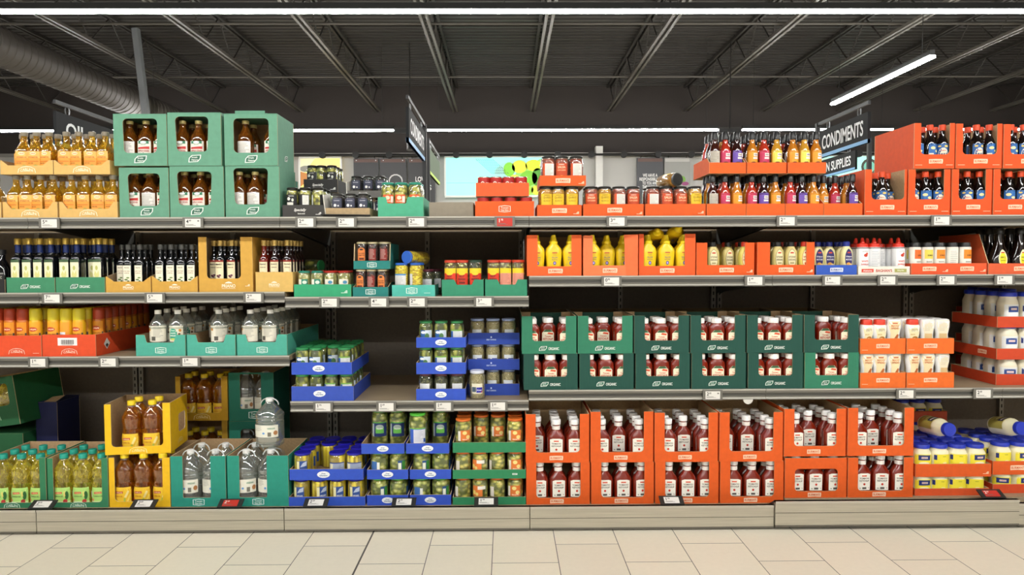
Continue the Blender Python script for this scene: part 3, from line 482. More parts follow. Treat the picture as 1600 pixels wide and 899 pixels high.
def tin(key, c, d, white=False):
    lab = [('r',-4.4,.6,4.4,9.0,'#f0ece2')]
    lab += (lines(-2,2,8.4,11,.68,'#8f8a82') if white else [('r',-2.2,5.6,2.2,9.0,c),('r',-2.2,.6,2.2,3.4,c),('t','BURMANS',.4,6.9,2.4,.6,'#4a3a20'),('t','SEASON',0,4.5,2.6,.45,'#6a6258'),('t','BBQ',.5,2,2.2,1.1,'#5a3a10')])
    K(key,'seasoning_tin','seasoning tin',d, TN, M('#e8e4da',.35), [('lid', [(9.9,2.3,1,2),(10,2.55),(11.3,2.5),(11.7,2.1),(11.71,.05)], M('#1c1c1c',.4))], lab, zs=1.40)
tin('tin_orange','#ef8a1c','round seasoning tin with orange label bands and black lid'); tin('tin_yellow','#ecd75a','round seasoning tin with yellow label bands and black lid')
tin('tin_red','#e86a22','round seasoning tin with red orange label bands and black lid'); tin('tin_white','#fff','round seasoning tin turned to its white text side', True)
K('bbq_big','barbecue_sauce_bottle','sauce bottle','large dark brown barbecue sauce bottle with yellow oval label', [(0,4.4,.7,2.6),(.5,4.9),(6,4.9),(9,4.2),(12,2.8,.8,2.2),(15,1.9,1,2),(17.5,1.8)], M('#160b08',.1,0,.8),
  [('cap', [(17.3,2.0,1,2),(17.4,2.2),(19.6,2.2),(20,1.9),(20.01,.05)], M('#16130f',.4))],
  [('e',.4,4.2,2.2,3.9,'#f0e8b8'),('e',.4,4.0,1.7,2.8,'#ece01e'),('t','BBQ',.4,4.6,2.4,.9,'#6a5a10'),('t','SAUCE',.4,3.3,2.2,.6,'#6a5a10'),('r',-.6,6.5,1.4,7,'#c8402a')], zs=1.2, ls=2.4)
K('black_jar','sauce_bottle','sauce bottle','black sauce bottle with silvery label bands', [(0,4.2,1,2),(.4,4.7),(12,4.7),(15,3.4),(17,2.2),(20,2.1)], M('#0d0d0f',.1,0,.8), [('cap', [(19.5,2.2,1,2),(19.6,2.5),(22,2.5),(22.01,.05)], M('#1a1a1c',.4))], [('r',-4,2,4,10.4,'#1a1a1c'),('r',-3.6,9.4,3.6,9.9,'#a8a8a4'),('t','BALSAMIC',0,7.6,6,1.3,'#b8b4a4'),('t','GLAZE',0,5.6,4.6,1.2,'#b8b4a4'),('r',-3.6,2.4,3.6,2.8,'#a8a8a4')])
# soy / worcestershire
K('worcester','sauce_bottle','sauce bottle','black bottle of dark sauce with orange cap and blue label', [(0,2.9,1,2),(.4,3.1),(11,3.1),(13,2.5),(15,1.5),(18,1.35)], M('#120a08',.1,0,.8),
  [('cap', [(17.6,1.45,1,2),(17.7,1.65),(20.2,1.65),(20.4,1.4),(20.41,.05)], M('#d8481e',.4))],
  [('r',-3.3,1,3.3,8.4,'#2f63a4'),('e',0,3.6,2.4,3.0,'#ece4cf'),('e',1.4,7.2,.9,.5,'#e8c86a'),('e',-1.6,7.3,.8,.4,'#e8c86a'),('t','BURMANS',0,5.2,2.6,.5,'#c8402a'),('t','SAUCE',0,3.6,3.2,.8,'#4a4a5a')], zs=1.1, ls=2.9)
K('worcester_side','sauce_bottle','sauce bottle','black bottle of dark sauce with orange cap and patterned blue side', [(0,2.9,1,2),(.4,3.1),(11,3.1),(13,2.5),(15,1.5),(18,1.35)], M('#120a08',.1,0,.8),
  [('cap', [(17.6,1.45,1,2),(17.7,1.65),(20.2,1.65),(20.4,1.4),(20.41,.05)], M('#d8481e',.4))],
  [('r',-3.3,1,3.3,8.4,'#2f6ab0'),('e',-1.2,6.4,1.2,.7,'#e8dca0'),('e',1.0,5.0,1.1,.6,'#e8dca0'),('r',-3.2,1,-1,4,'#e4dcc8'),('e',1.4,2.2,1.2,.7,'#d8ccaa')], zs=1.1, ls=2.9)
WS = [(0,2.6,1,2),(.3,2.85),(9.6,2.85),(11.6,2.3),(13.4,1.35),(15.4,1.3)]
for key, c, lc, d in (('wing_pink','#a8301c','#c4345c','glass sauce bottle with pink label and black cap'), ('wing_orange','#b8701c','#ee9a24','glass sauce bottle with orange label and black cap'), ('wing_purple','#2a1210','#6a4aa8','glass sauce bottle with purple label and black cap'), ('wing_yellow','#c08a2a','#ecdc5a','glass sauce bottle with yellow label and black cap')):
    K(key,'sauce_bottle','sauce bottle',d, WS, M(c,.1,0,.8), [('cap', [(15,1.45,1,2),(15.1,1.7),(18.2,1.6),(18.5,1.3),(18.51,.05)], M('#151515',.35))],
      [('r',-2.7,2.2,2.7,9.2,lc),('r',0,6.6,2.4,8,'#f0ece4'),('t','WING',1.2,7.3,2,.7,'#5a3040'),('r',-.2,5.4,2.3,6.2,'#f2e8e0'),('e',0,2.6,2.2,1.6,'#2c1c14'),('e',.2,2.4,1.5,1.0,'#ead9a8')], zs=1.14, ls=.8)
K('wing_brown','sauce_bottle','sauce bottle','glass sauce bottle of brown sauce with grey text label', WS, M('#3a1810',.1,0,.8), [('cap', [(15,1.45,1,2),(15.1,1.7),(18.2,1.6),(18.5,1.3),(18.51,.05)], M('#151515',.35))], [('r',-2.7,1.4,2.7,9,'#c9c2b4')]+lines(-2.3,2.3,8.6,10,.68,'#6a645a'), zs=1.14, ls=.8)
# white squeeze (mayo style sandwich sauce), standing on its cap
SQZ = [(0,2.4,.7,2.4),(.1,2.6),(2.2,2.6),(2.6,3.3),(5,3.6),(8.6,3.0),(12.6,3.75),(15.2,3.85),(16.2,3.5),(16.5,2.6)]
SQL = [('p',[(-2.6,4),(2.4,4),(2.2,8.6),(3,12.6),(2.6,14),(-2.6,14),(-3,12.6),(-2.2,8.6)],'#efdcae'),('r',-1.1,12.8,1.1,13.4,'#c86a4a'),('t','MAYO',0,11.8,3.4,.8,'#c86a3a'),('t','SPREAD',0,10.6,3.6,.9,'#c86a3a'),('p',[(-1.6,4.2),(.6,4.2),(2.4,7.4),(1.4,7.8)],'#b8642a'),('e',-.8,5,1.0,.7,'#e8b04a')]
K('spread','squeeze_bottle','squeeze bottle','white squeeze bottle standing on its cap with beige label', SQZ, M('#f0efee',.3,0,.3), [], SQL, zs=1.095, ls=1.4)
K('spread_back','squeeze_bottle','squeeze bottle','white squeeze bottle on its cap turned to its text label', SQZ, M('#f0efee',.3,0,.3), [], [('p',[(-2.8,4),(2.8,4),(2.4,8.6),(3.2,12.6),(2.8,14.4),(-2.8,14.4),(-3.2,12.6),(-2.4,8.6)],'#efe6cc')]+lines(-2,2,13.6,7,.66,'#b8ac96')+[('r',-2,4.6,2,8,'#d8b884')], zs=1.095, ls=1.4)
SQU = [(0,3.0,.7,2.6),(.4,3.6),(3,3.75),(7,3.1),(10.6,3.7),(13,3.6),(13.8,3.1)]
K('spread_up','squeeze_bottle','squeeze bottle','white squeeze bottle standing upright with a red cap', SQU, M('#f0efee',.3,0,.3), [('cap', [(13.6,2.6,.8,2.6),(13.7,3.0),(16,2.9),(16.3,2.6),(16.31,.05)], M('#dc3a20',.35))],
  [('p',[(-2.8,1.4),(2.8,1.4),(2.4,7),(3,10.4),(2.6,11.4),(-2.6,11.4),(-3,10.4),(-2.4,7)],'#f0e2b8'),('t','ZESTY',0,9.2,3.4,1.1,'#8f8a72'),('t','SAUCE',-.9,7,2.2,.7,'#b8942a'),('e',.4,5.2,1.6,.9,'#b87824'),('p',[(-1.6,1.8),(.6,1.8),(2.2,5),(1.2,5.4)],'#a8601c')], zs=1.095, ls=2)

COUNT = {}
def instance(key, mat, label, group=None):
    k = KIND[key]
    r = bpy.data.objects.new(k['name'], None); COL.objects.link(r); r.empty_display_size = .03
    r.matrix_world = mat
    tagit(r, label, k['cat'], group)
    for nm, me in k['parts']:
        o = bpy.data.objects.new(nm, me); COL.objects.link(o); o.parent = r
    return r

# ------------------------------------------------------------------ cartons and trays
def poly_panel(mb, outline, org, ux, nrm, t, ext, inn, hole=None):
    """cardboard sheet in the plane (ux, z) at org, outer face towards nrm, thickness t inward"""
    org, ux, nrm = Vector(org), Vector(ux), Vector(nrm); up = Vector((0, 0, 1))
    P = lambda q, o: org + ux*q[0] + up*q[1] - nrm*o
    if hole is None:
        n = len(outline); vs = [P(q, 0) for q in outline] + [P(q, t) for q in outline]
        mb.add(vs, [tuple(range(n))], ext); 
        mb.add(vs, [tuple(range(n, 2*n))[::-1]] , inn)
        mb.add(vs, [(i, (i+1) % n, n+(i+1) % n, n+i) for i in range(n)], EDGE)
    else:
        n = len(hole); w0 = min(p[0] for p in outline); w1 = max(p[0] for p in outline); h0 = min(p[1] for p in outline); h1 = max(p[1] for p in outline)
        cx = sum(p[0] for p in hole)/n; cz = sum(p[1] for p in hole)/n; out = []
        for a, b in hole:
            dx, dz = a-cx, b-cz; t_ = min(((w1-cx) if dx > 0 else (w0-cx))/dx if abs(dx) > 1e-6 else 9e9, ((h1-cz) if dz > 0 else (h0-cz))/dz if abs(dz) > 1e-6 else 9e9)
            out.append((cx+dx*t_, cz+dz*t_))
        # snap the closest ring point to each corner
        for c in ((w0, h0), (w1, h0), (w1, h1), (w0, h1)):
            i = min(range(n), key=lambda j: (out[j][0]-c[0])**2+(out[j][1]-c[1])**2); out[i] = c
        for o_, m_ in ((0, ext), (t, inn)):
            vs = [P(q, o_) for q in out] + [P(q, o_) for q in hole]
            mb.add(vs, [(i, (i+1) % n, n+(i+1) % n, n+i) for i in range(n)], m_)
        for L_ in (out, hole):
            vs = [P(q, 0) for q in L_] + [P(q, t) for q in L_]
            mb.add(vs, [(i, (i+1) % n, n+(i+1) % n, n+i) for i in range(n)], EDGE)
def arc(cx, cz, r, a0, a1, k=4): return [(cx+r*math.cos(R(a0+(a1-a0)*i/k)), cz+r*math.sin(R(a0+(a1-a0)*i/k))) for i in range(k+1)]

def lg_burmans(c='#f7d3b4', tc='#d8602a'):
    return [('p', [(-3.7,-1.15),(0,-.95),(3.7,-1.15),(3.9,.3),(3.8,1.25),(0,1.35),(-3.7,1.2)], c), ('t',"BURMAN'S",0,.1,6.4,1.35,tc)]
def lg_leaf(k=1.0, c='#e8f2ea'):
    return [('p', [(x*k, y*k) for x, y in ((-2.6,-1.5),(-2.4,.2),(-1.2,1.4),(2.6,1.6),(2.4,.1),(1.2,-1.3))], c), ('p', [(x*k*.84, y*k*.8) for x, y in ((-2.6,-1.5),(-2.4,.2),(-1.2,1.4),(2.6,1.6),(2.4,.1),(1.2,-1.3))], '#2a6650'),
            ('t','Simply',-.05*k,.45*k,2.4*k,.8*k,c), ('t','Nature',.05*k,-.5*k,2.6*k,.75*k,c)]
def lg_organic(): return [(a[0], [(p[0]-4.2, p[1]) for p in a[1]], a[2]) if a[0] == 'p' else (a[0], a[1], a[2]-4.2)+a[3:] for a in lg_leaf(1.05)] + [('t','ORGANIC',3.1,-.1,7.2,1.9,'#e8f2ea')]
def lg_hex(c='#e2f4ee'):
    P = [(-3.2,-1.5),(0,-1.9),(3.2,-1.5),(3.2,1.5),(0,1.9),(-3.2,1.5)]
    return [('o', P, .42, c), ('t','Tuscan',0,.6,4.2,1.0,c), ('t','Garden',0,-.6,4.2,1.0,c)]
def lg_carlini(c='#f3ecd0', bg='#d8b64c'):
    P = [(-4.6,-1.6),(-2.4,-.9),(0,-.65),(2.4,-.9),(4.6,-1.6),(4.1,.5),(2.2,1.5),(0,1.8),(-2.2,1.5),(-4.1,.5)]
    return [('o', P, .35, c), ('t','CARLINI',0,.25,6.4,1.3,c,.7)]
def lg_priano(c='#f6ecd6'): return [('t','PRIANO',0,-.3,6.4,1.6,c), ('p',[(-1.9,.9),(1.9,.9),(1.1,1.5),(0,1.8),(-1.1,1.5)],c), ('r',-3.2,-1.6,3.2,-1.45,c)]
def lg_oval(): return [('e',0,0,3.4,1.8,'#eef2f4'), ('t','Great',0,.55,2.2,.7,'#2a4a80',0,.3), ('t','Gherkins',0,-.5,4.2,.85,'#3a5a8c',0,.3)]
def lg_special(c='#e8e6e0'): return [('t','Specially',0,.4,6.2,1.8,c,0,.35), ('t','Selected',.6,-1.3,3.6,.7,c)]
def lg_baghan(): return [('r',-12,-.9,-5.6,.9,'#d8432c'),('t','Alabama',-8.8,0,4.8,.9,'#fbe8e0'),('t',"BAGHAN'S",0,0,8.6,1.5,'#c8432c'),('r',5.6,-.9,12,.9,'#a8a860'),('t','Style',8.8,0,3.6,.9,'#f2f2dc'),('r',-10.6,-1.5,-7,-1.3,'#c8c0b8'),('r',7,-1.5,10.6,-1.3,'#c8c0b8')]
def lg_spirit(): return [('t','GREAT GHERKINS',0,-.6,6,.9,'#c8d8f8'),('e',0,.9,.5,.6,'#c8d8f8')]
def lg_small(c='#f7d3b4'): return [('r',-1.2,-.5,1.2,-.3,c),('r',.1,-.2,1.2,.1,c),('r',.5,.2,1.2,.5,c)]
def lg_bar(c='#f7d3b4'): return [('r',-1.8,-.1,1.8,.1,c)]
def lg_barcode(): return [('r',-6,-2.4,6,2.4,'#f4efec')] + [('r',-4+i*.45,-1.6,-4+i*.45+(.25 if i % 3 else .12),1.2,'#4a4644') for i in range(18)] + [('r',-3.4,-2.1,3.4,-1.9,'#8a8480')]
def lg_tri(): return [('p',[(-2.4,0),(0,-2.6),(2.4,0),(0,2.6)],'#d8d4d0'),('p',[(-1.2,-.6),(0,-1.9),(1.2,-.6),(0,.2)],'#1c1a1a')]
def lg_white(): return [('r',-1.5,-.5,1.5,.5,'#dfe8e4')] + [('r',-1.2,.1,1.2,.25,'#6a8a7a'),('r',-1.2,-.25,.6,-.1,'#6a8a7a')]

class Box: pass
BOXES = []
def carton(name, desc, x0, x1, yb, yt, Y, depth, col, z=None, cat='cardboard tray', win=None, wr=.02, hole=None, taper=0, notch=None, side=None, top=False,
           logos=(), rz=0, tilt=0, roll=0, ext=None, inn=None, gap=.0015, group=None, nosides=False, nofront=False, slope=.35, label=None, sidewin=None, sidelogo=None, inner_t=.004, base_up=0, backwin=False):
    b = Box(); ym = (yb+yt)/2
    X0, X1 = X_at(x0, Y, ym)+gap, X_at(x1, Y, ym)-gap; zb = Z_at((x0+x1)/2, yb, Y) if z is None else z
    k = Z_at((x0+x1)/2, 450, Y); h = Z_at((x0+x1)/2, yt, Y) - Z_at((x0+x1)/2, yb, Y); w = (X1-X0)/max(.3, math.cos(R(rz)))
    zpx = lambda py: Z_at((x0+x1)/2, py, Y) - Z_at((x0+x1)/2, yb, Y)
    xpx = lambda px: X_at(px, Y, ym) - X0
    m = Matrix.Translation((X0, Y, zb+.0008)) @ Matrix.Rotation(R(rz), 4, 'Z') @ Matrix.Rotation(R(roll), 4, 'Y') @ Matrix.Rotation(R(tilt), 4, 'X')
    b.m, b.w, b.h, b.d, b.Y, b.X0, b.z, b.desc, b.rz, b.ym = m @ Matrix.Translation((0,0,base_up)), w, h, depth, Y, X0, zb, desc, rz, ym
    ext = ext or noisy(col, .05, 40, .7); inn = inn or KRAFT
    r = thing(name, label or desc, cat, mat=m, group=group or (desc.split(',')[0] + 's' if ',' in desc else None))
    b.root = r; t = inner_t
    mb = MB(); mb.box(t+.0006, w-t-.0006, t+.0006, depth-t-.0006, base_up, base_up+.003, inn); link('base', mb.mesh('base'), r)
    hs = zpx(side) if side else h
    fh = h
    if not nofront:
        mb = MB()
        if win:
            a, c, s_ = xpx(win[0]), xpx(win[1]), zpx(win[2])
            ol = [(0,0),(w,0),(w,h),(c,h)] + arc(c-wr, s_+wr, wr, 0, -90) + arc(a+wr, s_+wr, wr, -90, -180) + [(a,h),(0,h)]; ol_ = ol
            poly_panel(mb, ol, (0,0,0), (1,0,0), (0,-1,0), t, ext, inn); fz = s_
        elif hole:
            a, c, zt_, zl = xpx(hole[0]), xpx(hole[1]), zpx(hole[2]), zpx(hole[3]); tp = taper
            q = arc(c-wr, zt_-wr, wr, 0, 90, 5) + arc(a+wr, zt_-wr, wr, 90, 180, 5) + arc(a+wr+tp, zl+wr, wr, 180, 270, 5) + arc(c-wr-tp, zl+wr, wr, 270, 360, 5)
            q2 = []
            for i in range(len(q)):
                p1, p2 = q[i], q[(i+1) % len(q)]; q2.append(p1)
                if math.hypot(p2[0]-p1[0], p2[1]-p1[1]) > .02:
                    q2 += [(p1[0]+(p2[0]-p1[0])*j/5, p1[1]+(p2[1]-p1[1])*j/5) for j in range(1, 5)]
            poly_panel(mb, [(0,0),(w,0),(w,h),(0,h)], (0,0,0), (1,0,0), (0,-1,0), t, ext, inn, hole=q2); fz = zl
        elif notch:
            a, c, s_, sl = xpx(notch[0]), xpx(notch[1]), zpx(notch[2]), (notch[3]*.0034)
            ol = [(0,0),(w,0),(w,h),(c,h),(c-sl,s_+.004),(c-sl-.004,s_),(a+sl+.004,s_),(a+sl,s_+.004),(a,h),(0,h)]
            poly_panel(mb, ol, (0,0,0), (1,0,0), (0,-1,0), t, ext, inn); fz = s_
        else:
            poly_panel(mb, [(0,0),(w,0),(w,h),(0,h)], (0,0,0), (1,0,0), (0,-1,0), t, ext, inn); fz = h
        fp = link('front_panel', mb.mesh('front_panel'), r)
        for lg in logos:
            items, fx, fy, s_ = lg if len(lg) == 4 else lg + (1.0,)
            mb = MB(); decal(mb, plane_map((0,-.0002,0), (1,0,0), (0,0,1), (0,-1,0)), items, fx*w, fy*fz, s_); link('printed_mark', mb.mesh('printed_mark'), fp)
    if not nosides:
        for sgn in (0, 1):
            mb = MB()
            if abs(hs-h) < .004: ol = [(0,0),(depth-2*t,0),(depth-2*t,h),(0,h)]
            else: ol = [(0,0),(depth-2*t,0),(depth-2*t,hs),(depth*slope,hs),(0,h)]
            hl = None
            if sidewin and sgn == 1:
                a, c, zl, zt_ = [v*q for v, q in zip(sidewin, (depth, depth, h, h))]; wr2 = .018
                q = arc(c-wr2, zt_-wr2, wr2, 0, 90, 5) + arc(a+wr2, zt_-wr2, wr2, 90, 180, 5) + arc(a+wr2, zl+wr2, wr2, 180, 270, 5) + arc(c-wr2, zl+wr2, wr2, 270, 360, 5)
                hl = q
            poly_panel(mb, ol, ((w if sgn else 0), t, 0), (0,1,0), ((1 if sgn else -1),0,0), t, ext, inn, hole=hl)
            sp = link('side_panel', mb.mesh('side_panel'), r)
            if sidelogo and sidelogo[0] == sgn:
                _, items, fy_, fz_, s_ = sidelogo
                mb = MB(); f = plane_map((w+.0002, 0, 0), (0,1,0), (0,0,1), (1,0,0)) if sgn else plane_map((-.0002, 0, 0), (0,-1,0), (0,0,1), (-1,0,0))
                decal(mb, f, items, fy_*depth*(1 if sgn else -1), fz_*h, s_); link('printed_mark', mb.mesh('printed_mark'), sp)
        mb = MB(); poly_panel(mb, [(0,0),(w,0),(w,hs),(0,hs)] if not (backwin and win) else ol_, (0,depth,0), (1,0,0), (0,1,0), t, ext, inn); link('back_panel', mb.mesh('back_panel'), r)
    if top:
        mb = MB(); mb.box(0, w, 0, depth, hs+.0005, hs+.004, ext); link('top_flap', mb.mesh('top_flap'), r)
    BOXES.append(b); return b

POSW = {1: [''], 2: ['left','right'], 3: ['left','middle','right'], 4: ['far left','centre left','centre right','far right'],
        5: ['first','second','third','fourth','last'], 6: ['first','second','third','fourth','fifth','last']}
ROWW = ['front', 'second row', 'third row', 'fourth row', 'fifth row', 'sixth row', 'seventh row', 'eighth row', 'ninth row']
def mklabel(k, pos, cdesc):
    full = k['desc']; short = full.split(' with ')[0].split(' turned ')[0].split(' showing ')[0]; nm = k['name'].replace('_', ' ')
    for d in (full, short, nm):
        l = f"{d}, {pos}, in {cdesc}"
        if len(l.split()) <= 16: return l
    return l
def fill(b, seq, xs, rows=1, back=None, skip=(), dy=None, y0=None, rot=10, frac=False, jit=.0012, grp=None):
    if isinstance(seq, str): seq = [seq]*len(xs)
    ks = [KIND[s] for s in seq]; rad = max(k['ry'] for k in ks); radb = max([rad] + ([KIND[q]['ry'] for q in ([back] if isinstance(back, str) else back)] if back else [])); n = len(xs)
    y = y0 if y0 is not None else rad + .0065 + jit
    dy = dy or 2*radb + .0045
    base = [xs[i]*b.w if frac else X_at(xs[i], b.Y+y, b.ym) - b.X0 for i in range(n)]
    mr = max([k['r'] for k in ks] + ([KIND[q]['r'] for q in ([back] if isinstance(back, str) else back)] if back and rows > 1 else [])); lo, hi = mr+.0085, b.w-mr-.0085
    for _ in range(40):
        for i in range(n-1):
            need = 2*mr + .0045; d = need - (base[i+1]-base[i])
            if d > 0: base[i] -= d/2; base[i+1] += d/2
        for i in range(n): base[i] = min(max(base[i], lo), hi) if hi > lo else b.w/2
    for rr in range(rows):
        for i, s in enumerate(seq):
            if (rr, i) in skip: continue
            key = s if rr == 0 or not back else back[(rr*3+i*2) % len(back)] if not isinstance(back, str) else back
            k = KIND[key]; yy = y + rr*dy
            xx = base[i]
            a = random.uniform(-rot, rot); jx = random.uniform(-jit, jit); jy = random.uniform(-jit, jit) if rr else random.uniform(0, jit)
            m = b.m @ Matrix.Translation((xx+jx*(rr > 0), yy+jy, .0038)) @ Matrix.Rotation(R(a), 4, 'Z')
            pos = (ROWW[rr] + ' ' + POSW[n][i]).strip()
            instance(key, m, mklabel(k, pos, b.desc), grp or (k['name'].replace('_', ' ') + 's on display'))
def lying(key, px, py, Y, rz, label, x=90, roll=0, scale=1, elev=0):
    """a bottle lying down: its axis turned to the horizontal, lid towards rz (0 = towards the aisle)"""
    p = at(px, py, Y); m = Matrix.Translation(p) @ Matrix.Rotation(R(rz), 4, 'Z') @ Matrix.Rotation(R(x), 4, 'X') @ Matrix.Rotation(R(roll), 4, 'Z') @ Matrix.Diagonal((scale, scale, scale, 1))
    return instance(key, m @ Matrix.Translation((0, 0, -KIND[key]['h']/2)), label)

# ------------------------------------------------------------------ the room
def struct(name, me, parent=None):
    o = link(name, me, parent)
    if parent is None: o['kind'] = 'structure'
    return o
# floor tiles
m, N, L, b = newmat('floor_tiles')
tc = N.new('ShaderNodeTexCoord'); sx = N.new('ShaderNodeSeparateXYZ'); L.new(tc.outputs['Object'], sx.inputs[0])
def mth(op, a, b_=None, c_=None):
    n = N.new('ShaderNodeMath'); n.operation = op
    for i, v in enumerate((a, b_, c_)):
        if v is None: continue
        if isinstance(v, (int, float)): n.inputs[i].default_value = v
        else: L.new(v, n.inputs[i])
    return n.outputs[0]
TX = X_at(582.5, 3.50, 836); TW = (X_at(1052, 3.50, 836) - TX)/5
u = mth('DIVIDE', mth('SUBTRACT', sx.outputs[0], TX - 100*TW), TW)
cidx = mth('FLOOR', u); par = mth('MODULO', cidx, 2)
v = mth('DIVIDE', mth('ADD', mth('ADD', sx.outputs[1], 60.96 - 3.142), mth('MULTIPLY', par, -.205)), .6096)
gw = .0022
fu = mth('FRACT', u); du = mth('MULTIPLY', mth('MINIMUM', fu, mth('SUBTRACT', 1, fu)), TW)
fv = mth('FRACT', v); dv = mth('MULTIPLY', mth('MINIMUM', fv, mth('SUBTRACT', 1, fv)), .6096)
wide = mth('MULTIPLY', mth('LESS_THAN', mth('ABSOLUTE', mth('SUBTRACT', sx.outputs[0], TX)), .05), .0026)
gr = mth('LESS_THAN', mth('MINIMUM', mth('SUBTRACT', du, wide), dv), gw*.8)
wn = N.new('ShaderNodeTexWhiteNoise'); wn.noise_dimensions = '2D'; cb = N.new('ShaderNodeCombineXYZ'); L.new(cidx, cb.inputs[0]); L.new(mth('FLOOR', v), cb.inputs[1]); L.new(cb.outputs[0], wn.inputs['Vector'])
nz = N.new('ShaderNodeTexNoise'); nz.inputs['Scale'].default_value = 40; nz.inputs['Detail'].default_value = 5; L.new(tc.outputs['Object'], nz.inputs['Vector'])
sp = N.new('ShaderNodeTexNoise'); sp.inputs['Scale'].default_value = 350; L.new(tc.outputs['Object'], sp.inputs['Vector'])
val = mth('ADD', mth('ADD', .90, mth('MULTIPLY', wn.outputs['Value'], .06)), mth('ADD', mth('MULTIPLY', nz.outputs['Fac'], .08), mth('MULTIPLY', sp.outputs['Fac'], .06)))
hs_ = N.new('ShaderNodeHueSaturation'); hs_.inputs['Color'].default_value = lin('#eee5d0'); L.new(val, hs_.inputs['Value'])
mx = N.new('ShaderNodeMix'); mx.data_type = 'RGBA'; L.new(gr, mx.inputs[0]); L.new(hs_.outputs[0], mx.inputs[6]); mx.inputs[7].default_value = lin('#4a443c')
L.new(mx.outputs[2], b.inputs['Base Color']); b.inputs['Roughness'].default_value = .45
mb = MB(); mb.box(-12, 12, -7, 16.2, -.1, 0, m); struct('floor', mb.mesh('floor'))
# ceiling: ribbed steel deck
DK = M('#2c2926', .6); JO = M('#4a4640', .5); JD = M('#2c2926', .6)
mb = MB(); vs = []; y = -7.0; pr = []
while y < 16.1:
    pr += [(y, 5.40), (y+.09, 5.40), (y+.105, 5.47), (y+.15, 5.47), (y+.165, 5.40)]; y += .165
for i, (a, c) in enumerate(pr): vs += [(-12, a, c), (12, a, c)]
mb.add(vs, [(2*i, 2*i+1, 2*i+3, 2*i+2) for i in range(len(pr)-1)], DK); mb.box(-12, 12, -7, 16.2, 5.5, 5.6, DK); struct('ceiling', mb.mesh('ceiling'))
WB, WL_ = M('#2d2724', .8), M('#a9a8a4', .7)
mb = MB(); mb.box(-12, 12, 16, 16.2, 3.86, 5.6, WB); mb.box(-12, 12, 16.0, 16.2, 0, 3.86, WL_); mb.box(-12, 12, 15.96, 16, 3.80, 3.88, M('#8d8b86', .6)); mb.box(-12, 12, 15.9, 16, 4.34, 4.44, JD)
struct('wall_back', mb.mesh('wall_back'))
mb = MB(); mb.box(-12.2, -12, -7, 16.2, 0, 5.6, WB); struct('wall_left', mb.mesh('wall_left'))
mb = MB(); mb.box(12, 12.2, -7, 16.2, 0, 5.6, WB); struct('wall_right', mb.mesh('wall_right'))
mb = MB(); mb.box(-12.2, 12.2, -7.2, -7, 0, 5.6, WL_); struct('wall_front', mb.mesh('wall_front'))
mb = MB(); xa = X_at(931, 15.8, 260); xb = X_at(942, 15.8, 260); mb.box(xa, xb, 15.8, 16, 0, 4.0, M('#c9c8c4', .6)); o = struct('trim_1', mb.mesh('pilaster'))
# joists
for i in range(-8, 9):
    x = X_at(832, 16, 177) + 1.763*i
    if abs(x) > 11.8: continue
    mb = MB()
    for s in (-.045, .045):
        mb.box(x+s-.022, x+s+.022, -6.9, 15.95, 4.80, 4.845, JO); mb.box(x+s-.022, x+s+.022, -6.9, 15.95, 5.34, 5.395, JD)
    y = 1.0
    up = 0
    while y < 15.8:
        mb.tube([(x, y, 4.83 if up == 0 else 5.36), (x, y+.55, 5.36 if up == 0 else 4.83)], .013, JD, 5); y += .55; up = 1-up
    o = struct('trim_%d' % (i+10), mb.mesh('bar_joist'))
mb = MB()
for y, z, r in ((8.6, 4.72, .04), (10.35, 4.9, .02), (13.3, 4.9, .02), (6.3, 5.2, .03)): mb.tube([(-11.9, y, z), (11.9, y, z)], r, JO, 8)
o = struct('trim_30', mb.mesh('pipe_runs'))
# duct
mb = MB(); pts = []
cx, cz, r_ = -6.56, 4.20, .25
seg = 20; yy = 2.0; vs = []; rings = 0
while yy < 15.4:
    for dy_, rr in ((0, r_), (.10, r_), (.11, r_+.008), (.125, r_+.008)):
        vs += [(cx+rr*math.cos(2*math.pi*k/seg), yy+dy_, cz+rr*math.sin(2*math.pi*k/seg)) for k in range(seg)]; rings += 1
    yy += .135
mb.add(vs, [(i*seg+k, i*seg+(k+1) % seg, (i+1)*seg+(k+1) % seg, (i+1)*seg+k) for i in range(rings-1) for k in range(seg)], M('#39342f', .6))
o = link('air_duct', mb.mesh('air_duct', True, 30)); tagit(o, 'round grey spiral air duct running under the dark ceiling', 'air duct')
# column
mb = MB(); p0, p1 = at(212, 45, 10.1), at(228, 178, 10.1); d = (p1-p0)/(p0.z-p1.z)
mb.beam(p0, p0 + d*(p0.z-.02), .085, .085, M('#5f6264', .5)); mb.box((p0+d*p0.z).x-.14, (p0+d*p0.z).x+.14, 9.96, 10.24, 0, .02, M('#5f6264', .5)); 
o = link('support_post', mb.mesh('support_post')); tagit(o, 'slim grey steel post rising to the ceiling behind green cartons', 'post')

